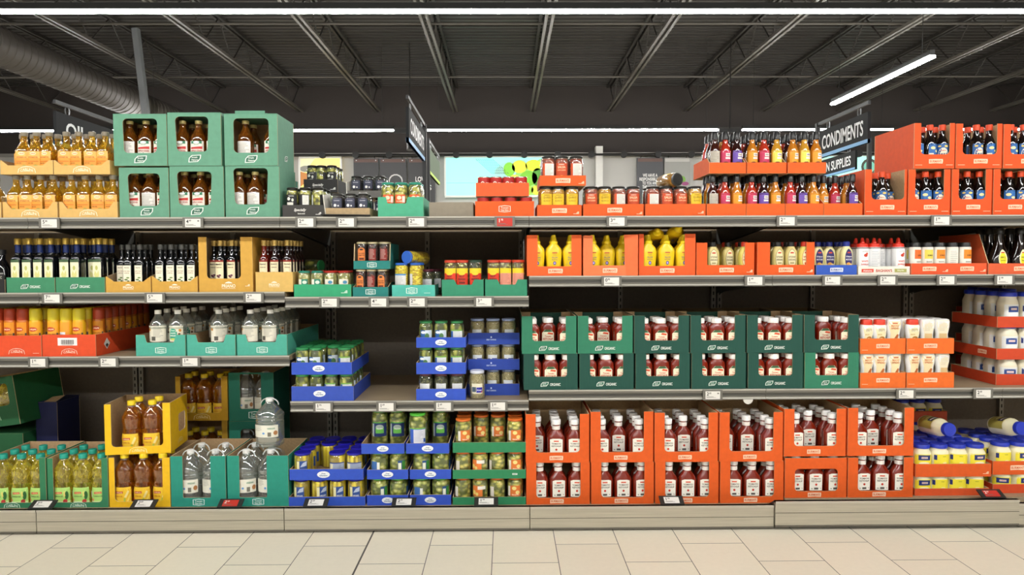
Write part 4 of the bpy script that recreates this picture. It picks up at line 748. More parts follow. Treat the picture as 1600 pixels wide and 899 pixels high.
# LED strips
def strip(a, b_, label, group=None, w=.046):
    t = thing('led_strip_light', label, 'ceiling light', loc=(a[0], a[1], a[2]), group=group)
    a, b_ = Vector(a), Vector(b_); d = b_-a; q = d.normalized()
    mb = MB(); mb.beam(Vector((0,0,.045)), d+Vector((0,0,.045)), .055, .06, M('#1b1b1b', .5)); link('housing', mb.mesh('housing'), t)
    mb = MB(); mb.beam(Vector((0,0,0)), d, w, .028, MATS['led']); link('diffuser', mb.mesh('diffuser'), t)
    n = max(2, int(d.length/3)+1)
    for i in range(n):
        p = d*(i/(n-1)) if n > 1 else d*.5
        p = d.normalized()*.2 + (d - d.normalized()*.4)*(i/(n-1))
        mb = MB(); mb.tube([p+Vector((0,0,.07)), p+Vector((0,0,5.4-a.z))], .004, M('#222222', .5), 5); link('hanger', mb.mesh('hanger'), t)
    return t
m, N, L, b = newmat('led'); b.inputs['Emission Color'].default_value = (1.0, .985, .955, 1); b.inputs['Emission Strength'].default_value = STRIP_POWER; MATS['led'] = m
strip((-9, .8, STRIP_Z), (9, .8, STRIP_Z), 'long white light strip over the near aisle, above the photographer')
strip((-9, -5, STRIP_Z), (9, -5, STRIP_Z), 'long white light strip over the aisle behind the photographer')
strip((-9.5, 6.7, STRIP_Z+.02), (9.5, 6.7, STRIP_Z+.02), 'long bright light strip crossing the whole top of the view')
xs = [X_at(p, 12.6, 205) for p in (0, 615, 668, 1121, 1160, 1395, 1420, 1600)]
strip((-10.6, 12.6, STRIP_Z), (xs[1], 12.6, STRIP_Z), 'far light strip behind the green cartons, ending near small spotlight')
strip((xs[2], 12.6, STRIP_Z), (xs[3], 12.6, STRIP_Z), 'far light strip in the middle, above the salsa jars')
strip((xs[4], 12.6, STRIP_Z), (xs[5], 12.6, STRIP_Z), 'far light strip behind the hanging condiments sign')
strip((xs[6], 12.6, STRIP_Z), (11, 12.6, STRIP_Z), 'far light strip behind the tall orange cartons')
pa, pb = at(1301, 163, 10.55), at(1457, 92, 8.1)
strip((pa.x, 10.55, STRIP_Z), (pb.x, 8.1, STRIP_Z), 'single slanting light strip above the condiments sign', w=.07)
for px, hw, lb in ((641, .29, 'small black ceiling spotlight beside the gap in far light strip'), (1140.5, .205, 'small black ceiling spotlight above the upper wing sauce tray')):
    x = X_at(px, 12.6, 210); t = thing('spotlight', lb, 'spotlight', (x, 12.6, 3.72))
    mb = MB(); mb.box(-hw, hw, -.03, .03, -.01, .06, M('#141414', .5)); link('track', mb.mesh('track'), t)
    mb = MB(); mb.tube([(0,0,-.01), (0,0,-.1)], .012, M('#141414',.5)); mb.tube([(0,-.0,-.1),(.0,-.04,-.32)], .065, M('#1b1b1b',.4), 14); link('lamp_head', mb.mesh('lamp_head', True), t)
    mb = MB(); mb.tube([(0,0,.06),(0,0,1.6)], .01, M('#141414',.5)); link('hanger', mb.mesh('hanger'), t)

# wall rail, posters, light boxes (far wall, y = 15.9)
YW = 15.88
t = thing('poster_rail', 'long black poster rail with round knobs along the far wall', 'rail', (0, YW-.07, 0))
zr = Z_at(700, 243, YW)
mb = MB(); mb.tube([(-9, 0, zr), (9, 0, zr)], .03, M('#151515',.5)); link('rail', mb.mesh('rail'), t)
for px in (401, 453, 505, 557, 609, 661, 713, 765, 819, 871, 923, 974, 1027, 1079, 1131, 1183, 1235, 1287, 1339):
    mb = MB(); x = X_at(px, YW, 243); mb.tube([(x, -.05, zr), (x, .03, zr)], .075, M('#151515',.5), 16); link('knob', mb.mesh('knob'), t)
def poster(x0, x1, y0, y1, col, label, items=(), emit=0, Y=YW, name='poster', cat='poster', hang=True, frame=None):
    X0, X1 = X_at(x0, Y, (y0+y1)/2), X_at(x1, Y, (y0+y1)/2); zt, zl = Z_at(x0, y0, Y), Z_at(x0, y1, Y)
    t = thing(name, label, cat, ((X0+X1)/2, Y, zl)); w = X1-X0; h = zt-zl
    mb = MB(); mb.box(-w/2, w/2, -.02, .02, 0, h, col if not isinstance(col, str) else M(col, .5, 0, 0, emit)); link('panel', mb.mesh('panel'), t)
    if frame:
        mb = MB()
        for a in ((-w/2-.03,w/2+.03,-.04,.03,h,h+.04), (-w/2-.03,w/2+.03,-.04,.03,-.04,0), (-w/2-.04,-w/2,-.04,.03,0,h), (w/2,w/2+.04,-.04,.03,0,h)): mb.box(*a, M(frame,.5))
        link('frame', mb.mesh('frame'), t)
    if items:
        mb = MB(); its = [(i_[0],) + i_[1:] for i_ in items]
        decal(mb, plane_map((0,-.022,0), (1,0,0), (0,0,1), (0,-1,0)), its, 0, h, 100*.0147); link('print', mb.mesh('print'), t)
    if hang:
        mb = MB()
        for s in (-.35, .35): mb.tube([(s*w, 0, h), (s*w, -.045, zr-zl+.01)], .008, M('#151515',.5), 5)
        link('hanger', mb.mesh('hanger'), t)
    return t
# poster print units: 1 = one centimetre scaled so that numbers below are the poster's own grid, y down from its top edge
BR = '#5a4038'
poster(553, 592, 248, 318, '#2e2e30', 'black hanging poster behind the olive jars, leftmost of three', [('r',-18,-6,18,-1,BR),('e',-15,-3,.8,.8,'#d8d8d8'),('e',15,-3,.8,.8,'#d8d8d8'),('e',0,-30,9,5,'#3c3c3f')])
poster(594, 635, 248, 318, '#323234', 'black hanging poster with grey arc above the purple tapenade jars', [('r',-19,-6,19,-1,BR),('e',-15,-3,.8,.8,'#d8d8d8'),('e',15,-3,.8,.8,'#d8d8d8'),('e',4,-34,11,10,'#b8b8b6'),('e',4,-36,9.5,10,'#323234')])
poster(638, 680, 248, 318, '#2e2e30', 'black hanging poster reading LOW PRICES', [('r',-19,-6,19,-1,BR),('e',-15,-3,.8,.8,'#d8d8d8'),('e',15,-3,.8,.8,'#d8d8d8'),('t','LOW',-1,-32,17,8,'#d8d8d6'),('t','PRICES',1,-45,28,8,'#d8d8d6')])
poster(995, 1036, 247, 318, '#3b3c40', 'dark hanging poster about responsibility to you and the world', [('r',-19,-6,19,-1,BR),('t','WE HAVE A',0,-27,23,5,'#dcdcda'),('t','RESPONSIBILITY',0,-33,33,5,'#dcdcda'),('t','TO YOU AND',0,-39,24,5,'#dcdcda'),('t','THE WORLD',0,-45,24,5,'#dcdcda')])
poster(1038, 1078, 247, 318, '#8c8c88', 'grey hanging poster with a small green and plum picture', [('r',-19,-6,19,-1,'#b0aeaa'),('e',8,-34,5,6,'#6a9a3a'),('e',12,-40,6,3,'#8a3a6a'),('r',-8,-48,14,-44,'#8a3a6a')])
poster(697, 850, 247, 306, '#7fe0d0', 'lit turquoise picture panel with striped lines and green produce', [('r',-76,-39,6,-38.5,'#6ac8ba'),('e',36,-30,39,28,'#a8ece0'),('p',[(70,-2),(76,-2),(76,-58),(20,-58),(34,-20)],'#9adf6a')]
       + [('p',[(-30+i*3.2+j*4.4,-2-j*4),(-28.8+i*3.2+j*4.4,-2-j*4),(-26+i*3.2+j*4.4,-5-j*4),(-27.2+i*3.2+j*4.4,-5-j*4)],'#3a4a60') for i in range(9) for j in range(6)]
       + [('e',22,-18,9,11,'#8ae23a'),('e',38,-14,12,10,'#e8ee3a'),('e',60,-12,13,9,'#d8e62a'),('e',30,-36,11,10,'#f2f04a'),('e',52,-32,14,12,'#7ace2a'),('e',66,-30,9,14,'#4aa01e'),('e',44,-50,16,9,'#a8d83a'),('e',66,-50,10,8,'#e0e63a')], emit=.9, name='light_box', cat='light box', hang=False, frame='#d8d8d4')
poster(470, 532, 248, 300, '#f0d468', 'lit yellow picture panel behind the green olive jars', [('p',[(-31,0),(-8,0),(-31,-30)],'#fbf4c8'),('e',-22,-16,10,5,'#8a8a80'),('p',[(-31,-20),(-10,-26),(-31,-44)],'#c8823a')], emit=.8, name='light_box', cat='light box', hang=False, frame='#d8d8d4')
poster(1283, 1372, 245, 300, '#9adcd0', 'lit pale green picture panel behind the kitchen supplies sign', [('p',[(-44,-2),(-10,-2),(-44,-40)],'#c8eee4'),('e',30,-16,13,13,'#4a4a40'),('e',30,-16,9,9,'#8adcc8')], emit=.7, name='light_box', cat='light box', hang=False, frame='#d8d8d4')

# hanging aisle signs on their poles
ZSH = Z_at(800, 338.5, 3.52)+.0005
def aisle_sign(x, yp, y0, y1, z1, h, face, words, label, blue='#7ab4e4', board='#15181b', flip=False, ztop=2.33, z0=ZSH, tsize=.095):
    """pole at (x, yp), arm along y from y0 to y1, board hanging under it; face = -1 or +1, the side of x the writing is seen from"""
    t = thing('aisle_sign', label, 'hanging sign', (x, yp, z0)); dk = M('#15171a', .5)
    mb = MB(); mb.box(-.014, .014, -.014, .014, 0, ztop-z0+.02, dk); link('pole', mb.mesh('pole'), t)
    a, b_ = y0-yp, y1-yp
    mb = MB(); mb.box(-.008, .008, min(a, 0), max(b_, 0), ztop-z0, ztop-z0+.022, dk); link('arm', mb.mesh('arm'), t)
    mb = MB(); zt = ztop-z0-.045; zb_ = zt-h; mb.box(-.009, .009, a, b_, zb_, zt, M(board, .85)); mb.box(-.0095, .0095, a, b_, zb_, zb_+h*.12, M(blue, .5))
    bd = link('board', mb.mesh('board'), t)
    mb = MB()
    for yy in (a+.12, b_-.12): mb.tube([(0, yy+.02*math.cos(q), ztop-z0-.022+.03*math.sin(q)) for q in [2*math.pi*i/12 for i in range(13)]], .004, M('#9a9ea2', .3, .8), 5, False)
    link('ring', mb.mesh('ring'), t)
    mb = MB(); n = (face, 0, 0); ux = (0, 1, 0) if face > 0 else (0, -1, 0)
    mid = (a+b_)/2
    if words: decal(mb, plane_map((face*.0096, mid, (zt+zb_)/2+h*.03), ux, (0,0,1), n), [('t', words, 0, 0, (y1-y0)*100*.84, tsize*100, '#e4e8ea')], 0, 0, 1.0)
    if words: link('lettering', mb.mesh('lettering'), bd)
    return t
aisle_sign(2.19, 4.86, 4.17, 4.82, 2.33, .185, -1, 'CONDIMENTS', 'hanging black sign reading CONDIMENTS with light blue lower edge')
aisle_sign(-.562, 4.86, 4.02, 4.80, 2.33, .2, 1, 'CONDIMENTS', 'narrow hanging sign seen edge on above the olive trays')
aisle_sign(-2.645, 5.3, 4.12, 5.22, 2.345, .20, 1, 'OIL & VINEGAR', 'hanging black sign reading OIL and VINEGAR left of green cartons')
aisle_sign(2.85, 5.42, 5.62, 6.5, 2.30, .155, -1, 'KITCHEN SUPPLIES', 'smaller hanging sign reading KITCHEN SUPPLIES below the condiments sign', tsize=.08)
aisle_sign(-.60, 5.42, 5.5, 6.3, 2.30, .2, 1, None, 'second narrow hanging sign seen edge on, with greenish board', board='#6a7a68', blue='#c8e86a')

# ------------------------------------------------------------------ shelving
YT, Y2, Y3, YK, YD, YB = 3.52, 3.585, 3.645, 3.515, 3.615, 4.52
ZT = Z_at(800, 338.5, YT); ZL2 = Z_at(225, 457.5, Y2); ZL3 = Z_at(225, 557.5, Y3)
ZM2 = Z_at(640, 464, Y2); ZM3 = Z_at(640, 627, Y3); ZR2 = Z_at(1200, 430.5, Y2-.01); ZR3 = Z_at(1200, 608.5, Y3)
ZD = .104; ZD4 = .130
JX = [X_at(p, YK, 815) for p in (444, 828, 1209.5, 1590)]
BW = (JX[3]-JX[0])/3; BX = [JX[0]-2*BW, JX[0]-BW] + JX + [JX[3]+BW]     # bay boundaries, 6 bays
RAIL = M('#77746c', .42, .3); RAILL = M('#b6b3a8', .4, .2); RAILD = M('#4b4a45', .5, .2); DECKW = noisy('#a08e72', .10, 25, .55, (.4, 6, 1)); BACK = noisy('#6a6157', .08, 60, .8); UPR = M('#8a857b', .45, .2)
BN = ['far left bay', 'left bay', 'pickle bay', 'mustard bay', 'mayonnaise bay', 'far right bay']
def shelf(i, z, Yf, level):
    x0, x1 = BX[i]+.001, BX[i+1]-.001
    t = thing('store_shelf', f'{level} shelf of the {BN[i]} with grey ribbed price rail', 'shelf', ((x0+x1)/2, Yf, z), group='gondola shelves'); w = (x1-x0)/2
    mb = MB(); mb.box(-w, w, .012, YB-Yf-.03, -.025, 0, DECKW); link('shelf_board', mb.mesh('shelf_board'), t)
    mb = MB(); mb.box(-w, w, -.004, .012, -.006, .0015, RAILL); link('edge_strip', mb.mesh('edge_strip'), t)
    mb = MB(); prof = [(0,-.006),(0,-.018),(.004,-.020),(.004,-.034),(-.001,-.036),(-.001,-.040),(.003,-.042),(-.003,-.050),(-.003,-.055),(.010,-.055),(.010,-.006)]
    n = len(prof); vs = [(-w, a, b) for a, b in prof] + [(w, a, b) for a, b in prof]
    mb.add(vs, [(j, (j+1) % n, n+(j+1) % n, n+j) for j in range(n) if j not in (2, 6)] + [tuple(range(n)), tuple(range(n, 2*n))[::-1]], RAIL)
    mb.add(vs, [(2, 3, n+3, n+2)], RAILD); mb.add(vs, [(6, 7, n+7, n+6)], RAILL); link('price_rail', mb.mesh('price_rail'), t)
    for s in (-1, 1):
        mb = MB(); x = s*(w-.012); q = [(.02,-.026),(YB-Yf-.035,-.026),(YB-Yf-.035,-.14),(YB-Yf-.12,-.12),(.02,-.04)]; n = len(q)
        vs = [(x-.002, a, b) for a, b in q] + [(x+.002, a, b) for a, b in q]
        mb.add(vs, [(j, (j+1) % n, n+(j+1) % n, n+j) for j in range(n)] + [tuple(range(n)), tuple(range(n, 2*n))[::-1]], RAILD); link('bracket', mb.mesh('bracket'), t)
for i in range(6):
    shelf(i, ZT, YT, 'top')
    z2, z3 = ((ZL2, ZL3) if i < 2 else (ZM2, ZM3) if i == 2 else (ZR2, ZR3))
    shelf(i, z2, Y2 if i < 3 else Y2-.01, 'second'); shelf(i, z3, Y3, 'third')
def upright(mb, x, y, w=.028):
    z1 = ZT-.03
    mb.box(x-w/2, x+w/2, y, y+.03, .1, z1, UPR)
    z = .16
    while z < z1-.05:
        mb.box(x-.0035, x+.0035, y-.0012, y, z, z+.022, M('#0c0c0c', .8)); z += .042
for i in range(6):
    x0, x1 = BX[i], BX[i+1]; zd = ZD; yk = YK - (.012 if i == 4 else 0)
    t = thing('shelving_bay', f'{BN[i]}: dark back panel above a brushed steel kick plate', 'shelving unit', ((x0+x1)/2, 4, 0), group='gondola shelving bays'); w = (x1-x0)/2
    mb = MB(); mb.box(-w+.001, w-.001, YB-4+.03, YB-4+.05, 0, ZT-.03, BACK); mb.box(-.003, .003, YB-4+.026, YB-4+.03, .1, ZT-.05, M('#211e1b', .8)); link('back_panel', mb.mesh('back_panel'), t)
    for xx in (-w+.02, w-.02, 0):
        mb = MB(); upright(mb, xx, YB-4); link('upright', mb.mesh('upright'), t)
    ST = noisy('#b8b2a1', .10, 14, .42, (.25, 6, 22), .45)
    mb = MB(); ka = yk-4; zl = .012 if i != 4 else .022; kz = .128 if i != 4 else .152
    mb.box(-w+.002, w-.002, ka, ka+.02, zl, kz, ST); mb.box(-w+.002, w-.002, ka-.003, ka+.02, kz-.012, kz, M('#c4c0b4', .3, .6)); mb.box(-w+.002, w-.002, ka-.001, ka, kz-.062, kz-.060, M('#55524c', .4, .5))
    mb.box(-w+.002, w-.002, ka-.002, ka+.01, zl-.004, zl+.005, M('#6f6b63', .4, .6)); link('kick_plate', mb.mesh('kick_plate'), t)
    mb = MB(); LW = M('#3b3a38', .5); mb.add([(-w+.002,ka+.02,kz-.002),(w-.002,ka+.02,kz-.002),(w-.002,YD-4-.012,zd-.001),(-w+.002,YD-4-.012,zd-.001),(-w+.002,ka+.02,kz-.02),(w-.002,ka+.02,kz-.02),(w-.002,YD-4-.012,zd-.02),(-w+.002,YD-4-.012,zd-.02)], [(0,1,2,3),(4,5,6,7),(0,1,5,4),(2,3,7,6),(0,3,7,4),(1,2,6,5)], LW); link('front_ledge', mb.mesh('front_ledge'), t)
    mb = MB(); mb.box(-w+.002, w-.002, YD-4-.012, YB-4, zd-.03, zd, DECKW); link('base_deck', mb.mesh('base_deck'), t)
    mb = MB(); mb.box(-w+.002, w-.002, YB-4+.05, YB-4+1.0, ZT-.03, ZT, DECKW); mb.box(-w+.002, w-.002, YB-4+.05, YB-4+.98, .08, .11, DECKW); mb.box(-w+.002, w-.002, YB-4+1.0, YB-4+1.01, ZT-.055, ZT, RAIL); mb.box(-w+.002, w-.002, YB-4+.98, YB-4+1.0, 0, .11, RAIL); link('rear_shelf', mb.mesh('rear_shelf'), t)
    if i >= 4:
        xl = X_at(1225.5, YD, 785)-(x0+x1)/2 if i == 4 else -w+.002
        mb = MB(); mb.box(xl, w-.002, YD-4-.010, YB-4-.002, zd+.0005, ZD4, DECKW); link('riser_board', mb.mesh('riser_board'), t)
    mb = MB(); mb.box(-w+.03, w-.03, ka+.05, YB-4, .0, zl+.02, M('#1a1917', .8)); link('plinth', mb.mesh('plinth'), t)

# price tags
def tag(px, Y, z, price, label, red=False, flat=False):
    x = X_at(px, Y, 450); w, h = .052, .027
    t = thing('price_tag', label, 'price tag', (x, Y-.0075, z-.0285) if not flat else (x, Y, z))
    if flat: t.rotation_euler = (R(-62), 0, 0)
    if flat: w, h = .062, .030
    mb = MB(); mb.box(-w, w, -.004, .002, -h, h, M('#6f6d66' if not flat else '#2c2c2a', .4)); link('holder', mb.mesh('holder'), t)
    mb = MB(); c = '#e4e2dc' if not red else '#c03024'
    a, b_ = price.split(' '); fg = '#1a1a1a' if not red else '#f2e6e0'
    decal(mb, plane_map((0,-.0041,0), (1,0,0), (0,0,1), (0,-1,0)), [('r',-3.9,-2.1,3.9,2.1,c),('t',a,-2.7,.75,0,1.8,fg),('t',b_,-1.4,1.15,0,.9,fg),('r',-3.4,-.9,.4,-.7,'#77756f'),('r',-3.4,-1.3,1.6,-1.15,'#77756f')] + ([('e',2.8,1,.5,.4,'#77756f')] if price in ('4 49','2 65') else []), 0, 0, 1.0)
    link('screen', mb.mesh('screen'), t)
YR2 = Y2-.01
for px, Y, z, pr_, where, red in (
    (82, YT, ZT, '5 45', 'top shelf below the golden oil trays', 0), (305, YT, ZT, '4 49', 'top shelf below the green cartons', 0), (480, YT, ZT, '2 49', 'top shelf below the black olive tray', 0),
    (543, YT, ZT, '2 79', 'top shelf below the tapenade tray', 0), (652, YT, ZT, '2 45', 'top shelf below the green olive tray', 0), (789, YT, ZT, '1 75', 'top shelf below the tomato paste trays', 1),
    (963, YT, ZT, '3 49', 'top shelf below the salsa jars', 0), (1227, YT, ZT, '2 19', 'top shelf below the wing sauces', 0), (1467, YT, ZT, '1 99', 'top shelf below the tall orange cartons', 0),
    (83, Y2, ZL2, '7 55', 'second shelf below the tall organic oils', 0), (243, Y2, ZL2, '5 79', 'second shelf below the slim olive oils', 0), (397, Y2, ZL2, '2 99', 'second shelf below the wine vinegars', 0),
    (515, Y2, ZM2, '2 99', 'second shelf below the artichoke jars', 0), (592, Y2, ZM2, '4 19', 'second shelf below the dried tomatoes', 0), (652, Y2, ZM2, '2 49', 'second shelf below the yellow pepper rings', 0), (756, Y2, ZM2, '3 19', 'second shelf below the red lidded peppers', 0),
    (955, YR2, ZR2, '0 95', 'second shelf below the yellow mustard', 0), (1178, YR2, ZR2, '1 49', 'second shelf below the tan mustard cartons', 0), (1299, YR2, ZR2, '1 45', 'second shelf below the blue tray', 0), (1385, YR2, ZR2, '2 79', 'second shelf below the white bottles', 0),
    (1477, YR2, ZR2, '2 99', 'second shelf below the seasoning tins', 0), (1567, YR2, ZR2, '1 99', 'second shelf below the big barbecue bottles', 0),
    (58, Y3, ZL3, '1 95', 'third shelf below the left spray can tray', 0), (168, Y3, ZL3, '2 69', 'third shelf right of the spray cans', 0), (296, Y3, ZL3, '1 49', 'third shelf below the clear vinegar', 0),
    (503, Y3, ZM3, '1 75', 'third shelf below the left gherkin trays', 0), (602, Y3, ZM3, '1 69', 'third shelf under the empty gap', 0), (692, Y3, ZM3, '1 69', 'third shelf below the caper jars', 0), (777, Y3, ZM3, '1 69', 'third shelf below the lone sauerkraut jar', 0),
    (1114, Y3, ZR3, '2 65', 'third shelf below the organic ketchup', 0), (1417, Y3, ZR3, '2 45', 'third shelf below the white squeeze bottles', 0), (1538, Y3, ZR3, '2 49', 'third shelf right end by empty board', 0)):
    tag(px, Y, z, pr_, ('red' if red else 'white') + f" price tag on the {where}", red)
for px, pr_, where, red in ((57, '2 95', 'teal capped oil', 0), (217, '2 89', 'yellow corn oil cartons', 0), (354, '2 49', 'teal jug cartons', 1), (489, '2 29', 'yellow pickle spears', 0), (628, '2 19', 'green pickle slices', 0), (758, '1 99', 'orange lidded pickles', 0), (1051, '1 45', 'third ketchup carton', 0), (1556, '2 69', 'right mayonnaise trays', 1)):
    tag(px, YK+.034, .143+(.024 if px > 1209 else 0), pr_, ('red' if red else 'white') + f" price tag lying on the bottom ledge below the {where}", red, True)
t = thing('shelf_talker', 'round white shelf marker hanging under the third shelf of mustard bay', 'shelf marker', (X_at(1168.5, Y3-.002, 629), Y3-.006, Z_at(1168.5, 624, Y3)))
mb = MB(); P_ = [(.026*math.cos(R(a)), .026*math.sin(R(a))) for a in range(180, 361, 15)]; n = len(P_)
mb.add([(a, 0, b) for a, b in P_] + [(a, .002, b) for a, b in P_], [tuple(range(n)), tuple(range(n, 2*n))[::-1]] + [(j, (j+1) % n, n+(j+1) % n, n+j) for j in range(n)], M('#d8d5cc', .5)); link('disc', mb.mesh('disc'), t)

# ================================================================== TOP SHELF
F = YT + .012
OCH, GRN, DGR, ORA, BLU, TEA = '#d9b066', '#62997f', '#1f6b55', '#dc5814', '#2f52c0', '#4aa894'
car = lambda s=1.0, fx=.5, fy=.5: (lg_carlini(), fx, fy, s)
bur = lambda fx=.5, fy=.48, s=1.0: (lg_burmans(), fx, fy, s)
def lab(q): return q
b = carton('cardboard_tray', 'kraft yellow oil tray at the left edge', -88, 2, 337, 312, F, .32, OCH, z=ZT, notch=(-80, -6, 323, 7))
fill(b, 'avocado_oil', [-20], 2)
b = carton('cardboard_tray', 'lower kraft yellow oil tray, left', 4, 90, 337, 312, F, .32, OCH, z=ZT, notch=(9, 83, 323, 7), logos=[car()])
fill(b, 'avocado_oil', [17, 37, 58, 79], 2)
bb = carton('cardboard_tray', 'lower kraft yellow oil tray, right', 92, 184, 337, 312, F, .32, OCH, z=ZT, notch=(97, 178, 323, 7), logos=[car()])
fill(bb, 'avocado_oil', [107, 128, 150, 172], 2)
ZU = ZT + .2195
b = carton('cardboard_tray', 'upper kraft yellow oil tray, left', 0, 83, 269, 247, F, .32, OCH, z=ZU, notch=(2, 77, 255, 8), logos=[car()])
fill(b, 'avocado_oil', [12, 32, 54, 74], 2, skip=[(0, 0)])
b = carton('cardboard_tray', 'upper kraft yellow oil tray, right', 83.5, 172, 269, 247, F, .32, OCH, z=ZU, notch=(86, 168, 255, 8), logos=[car()])
fill(b, 'avocado_oil', [96, 117, 139, 161], 2)
# green vinegar cartons
leaf = lambda fx=.5, s=1.25: (lg_leaf(1.0), fx, .5, s)
GCT = dict(z=ZT, cat='cardboard carton', top=True, wr=.022)
def gcart(desc, x0, x1, yb, yt, hole, fx, seq, xs, z, side=None, **kw):
    o = dict(GCT); o['z'] = z; o.update(kw)
    b = carton('display_carton', desc, x0, x1, yb, yt, F, .27, GRN, hole=hole, logos=[leaf(fx)], **o)
    fill(b, seq, xs, 2, back='cider', rot=7, dy=.11, y0=.065); return b
ZG = ZT + .261
gcart('lower green vinegar carton, left of three', 186, 264, 337, 260, (200, 250, 268, 319), .55, ['cider','cider_back','cider'], [204, 226, 249], ZT, taper=.005)
gcart('lower green vinegar carton, middle of three', 265, 350, 337, 258, (277, 331, 265, 318), .5, 'cider', [281, 306, 331], ZT, taper=.006)
b = gcart('lower green vinegar carton, right of three', 352, 437, 337, 258, (365, 419, 256+4, 317), .5, ['cider_back','cider_back'], [371, 398], ZT, taper=.006)
gcart('upper green vinegar carton, left of three', 177, 261, 258, 178, (192, 246, 184, 238), .5, ['cider_back','cider','cider'], [198, 229, 254], ZG, rz=0, taper=.004)
gcart('upper green vinegar carton, middle of three', 261.5, 346, 258, 176, (274, 326, 181, 236), .5, 'cider', [278, 308, 334], ZG, taper=.006)
b = gcart('upper green vinegar carton, right of three', 350, 434, 256, 176, (365, 420, 182, 236), .5, ['cider_back','cider'], [384, 425], ZG, sidelogo=(1, lg_leaf(1.0), .5, .2, 1.0))
mb = MB(); t_ = b.w
mb.box(.05, .21, .02, .16, b.h+.006, b.h+.010, noisy(GRN,.05,40,.7)); mb.box(.05, .20, .016, .02, b.h+.006, b.h+.022, noisy(GRN,.05,40,.7)); link('torn_flap', mb.mesh('torn_flap'), b.root)
b = carton('display_carton', 'closed green carton standing behind the right vinegar cartons', 352, 441, 337, 268, F+.295, .30, '#2a7a60', z=ZT, cat='cardboard carton', top=True)
# olives
sp_ = lambda s=1.0: (lg_special(), .42, .5, s)
b = carton('cardboard_tray', 'lower black olive tray', 441, 507, 337, 318, F, .26, '#3a3836', z=ZT, logos=[sp_(), (lg_small('#e8e6e0'), .86, .3, 1.2)])
fill(b, ['olive0','olive1','olive2'], [456, 476, 497], 3)
b2 = carton('cardboard_tray', 'upper black olive tray', 474, 528, 302, 281, F+.30, .26, '#2b2a29', z=ZT+.1535, logos=[sp_(), (lg_small('#e8e6e0'), .86, .3, 1.2)])
fill(b2, ['olive0','olive2','olive0'], [487, 503, 521], 3)
b3 = carton('cardboard_tray', 'black tray carrying the upper olive tray', 474, 528, 337, 320, F+.30, .26, '#2b2a29', z=ZT, )
fill(b3, ['olive0','olive1','olive0'], [485, 502, 519], 1)
b = carton('cardboard_tray', 'lower dark tapenade tray with torn kraft front', 508, 578, 337, 323, F, .24, '#22201f', z=ZT, ext=noisy('#b39a74', .1, 60, .8), logos=[])
mb = MB(); mb.add([(-.004,-.002,0),(b.w+.004,-.002,0),(b.w+.008,-.03,.006),(-.018,-.03,.010),(-.004,.0,0.004),(b.w+.004,.0,.004),(b.w+.008,-.028,.01),(-.018,-.028,.014)], [(0,1,2,3),(4,5,6,7),(0,1,5,4),(2,3,7,6),(1,2,6,5),(0,3,7,4)], M('#22201f',.6)); link('torn_flap', mb.mesh('torn_flap'), b.root)
fill(b, 'tapenade', [530, 552, 573], 2)
mb = MB(); mb.add([(0.001,-.001,0),(-.012,-.004,.11),(-.008,.12,.13),(.001,.12,0),(.004,-.001,0),(-.008,-.004,.11),(-.004,.12,.13),(.005,.12,0)], [(0,1,2,3),(4,5,6,7),(0,1,5,4),(1,2,6,5),(2,3,7,6),(0,3,7,4)], M('#d8d4ca',.7)); link('side_flap', mb.mesh('side_flap'), b.root)
b = carton('cardboard_tray', 'upper grey tapenade tray', 541, 604, 304, 293, F+.26, .24, '#6a6863', z=ZT+.1215, logos=[sp_(.8)])
fill(b, 'tapenade', [560, 579, 597], 2)
mb = MB(); mb.add([(0,-.001,0),(-.002,-.004,.085),(.016,.10,.105),(.001,.12,0),(.004,-.001,0),(.002,-.004,.085),(.020,.10,.105),(.005,.12,0)], [(0,1,2,3),(4,5,6,7),(0,1,5,4),(1,2,6,5),(2,3,7,6),(0,3,7,4)], M('#dcd8ce',.7)); link('side_flap', mb.mesh('side_flap'), b.root)
b3 = carton('cardboard_tray', 'grey tray under the upper tapenade tray', 541, 604, 337, 325, F+.26, .24, '#4a4844', z=ZT)
fill(b3, 'tapenade', [560, 579, 597], 1)
b = carton('cardboard_tray', 'green olive tray with notched front', 590, 662, 337, 306, F, .30, '#4aa884', z=ZT, notch=(603, 637, 316, 2), logos=[])
fill(b, 'stuffed', [605, 624, 648], 2)
b = carton('cardboard_tray', 'empty kraft tray right of the green olive tray', 670, 740, 337, 314, F+.02, .30, '#8d8474', z=ZT)
hx = lambda fx=.5, s=1.0, c='#e2f4ee': (lg_hex(c), fx, .5, s)
b = carton('cardboard_tray', 'lower orange tomato paste tray', 742, 835, 337, 313, F, .30, ORA, z=ZT, logos=[(lg_hex('#f7d8c4'), .5, .5, .95)])
fill(b, 'can', [755, 776, 798, 822], 1, y0=.05)
ZC = ZT + .104
b = carton('cardboard_tray', 'upper orange tomato paste tray', 743, 827, 308, 287, F+.01, .30, '#dd5a28', z=ZC)
fill(b, 'can', [754, 775, 796, 817], 1, y0=.05)
b = carton('cardboard_tray', 'orange dip tray under the stacked one', 839, 909, 337, 319, F, .30, ORA, z=ZT, logos=[bur(.5), (lg_small(), .88, .3, 1.2)])
fill(b, ['salsa_yellow','salsa_yellow','salsa_yellow'], [850, 872, 896], 2)
b = carton('cardboard_tray', 'stacked orange dip tray', 843, 916, 290, 274, F, .30, ORA, z=ZT+.1555, logos=[bur(.5), (lg_small(), .9, .3, 1.2)])
fill(b, ['salsa_white','salsa_orange','salsa_white'], [858, 881, 904], 2, back='salsa_orange')
b = carton('cardboard_tray', 'orange dip tray right of the stack', 911, 1006, 337, 318, F, .30, ORA, z=ZT, logos=[bur(.52), (lg_small(), .93, .25, 1.2)])
fill(b, ['salsa_orange','salsa_yellow','salsa_white','salsa_orange'], [923, 946, 970, 992], 2, back='salsa_orange')
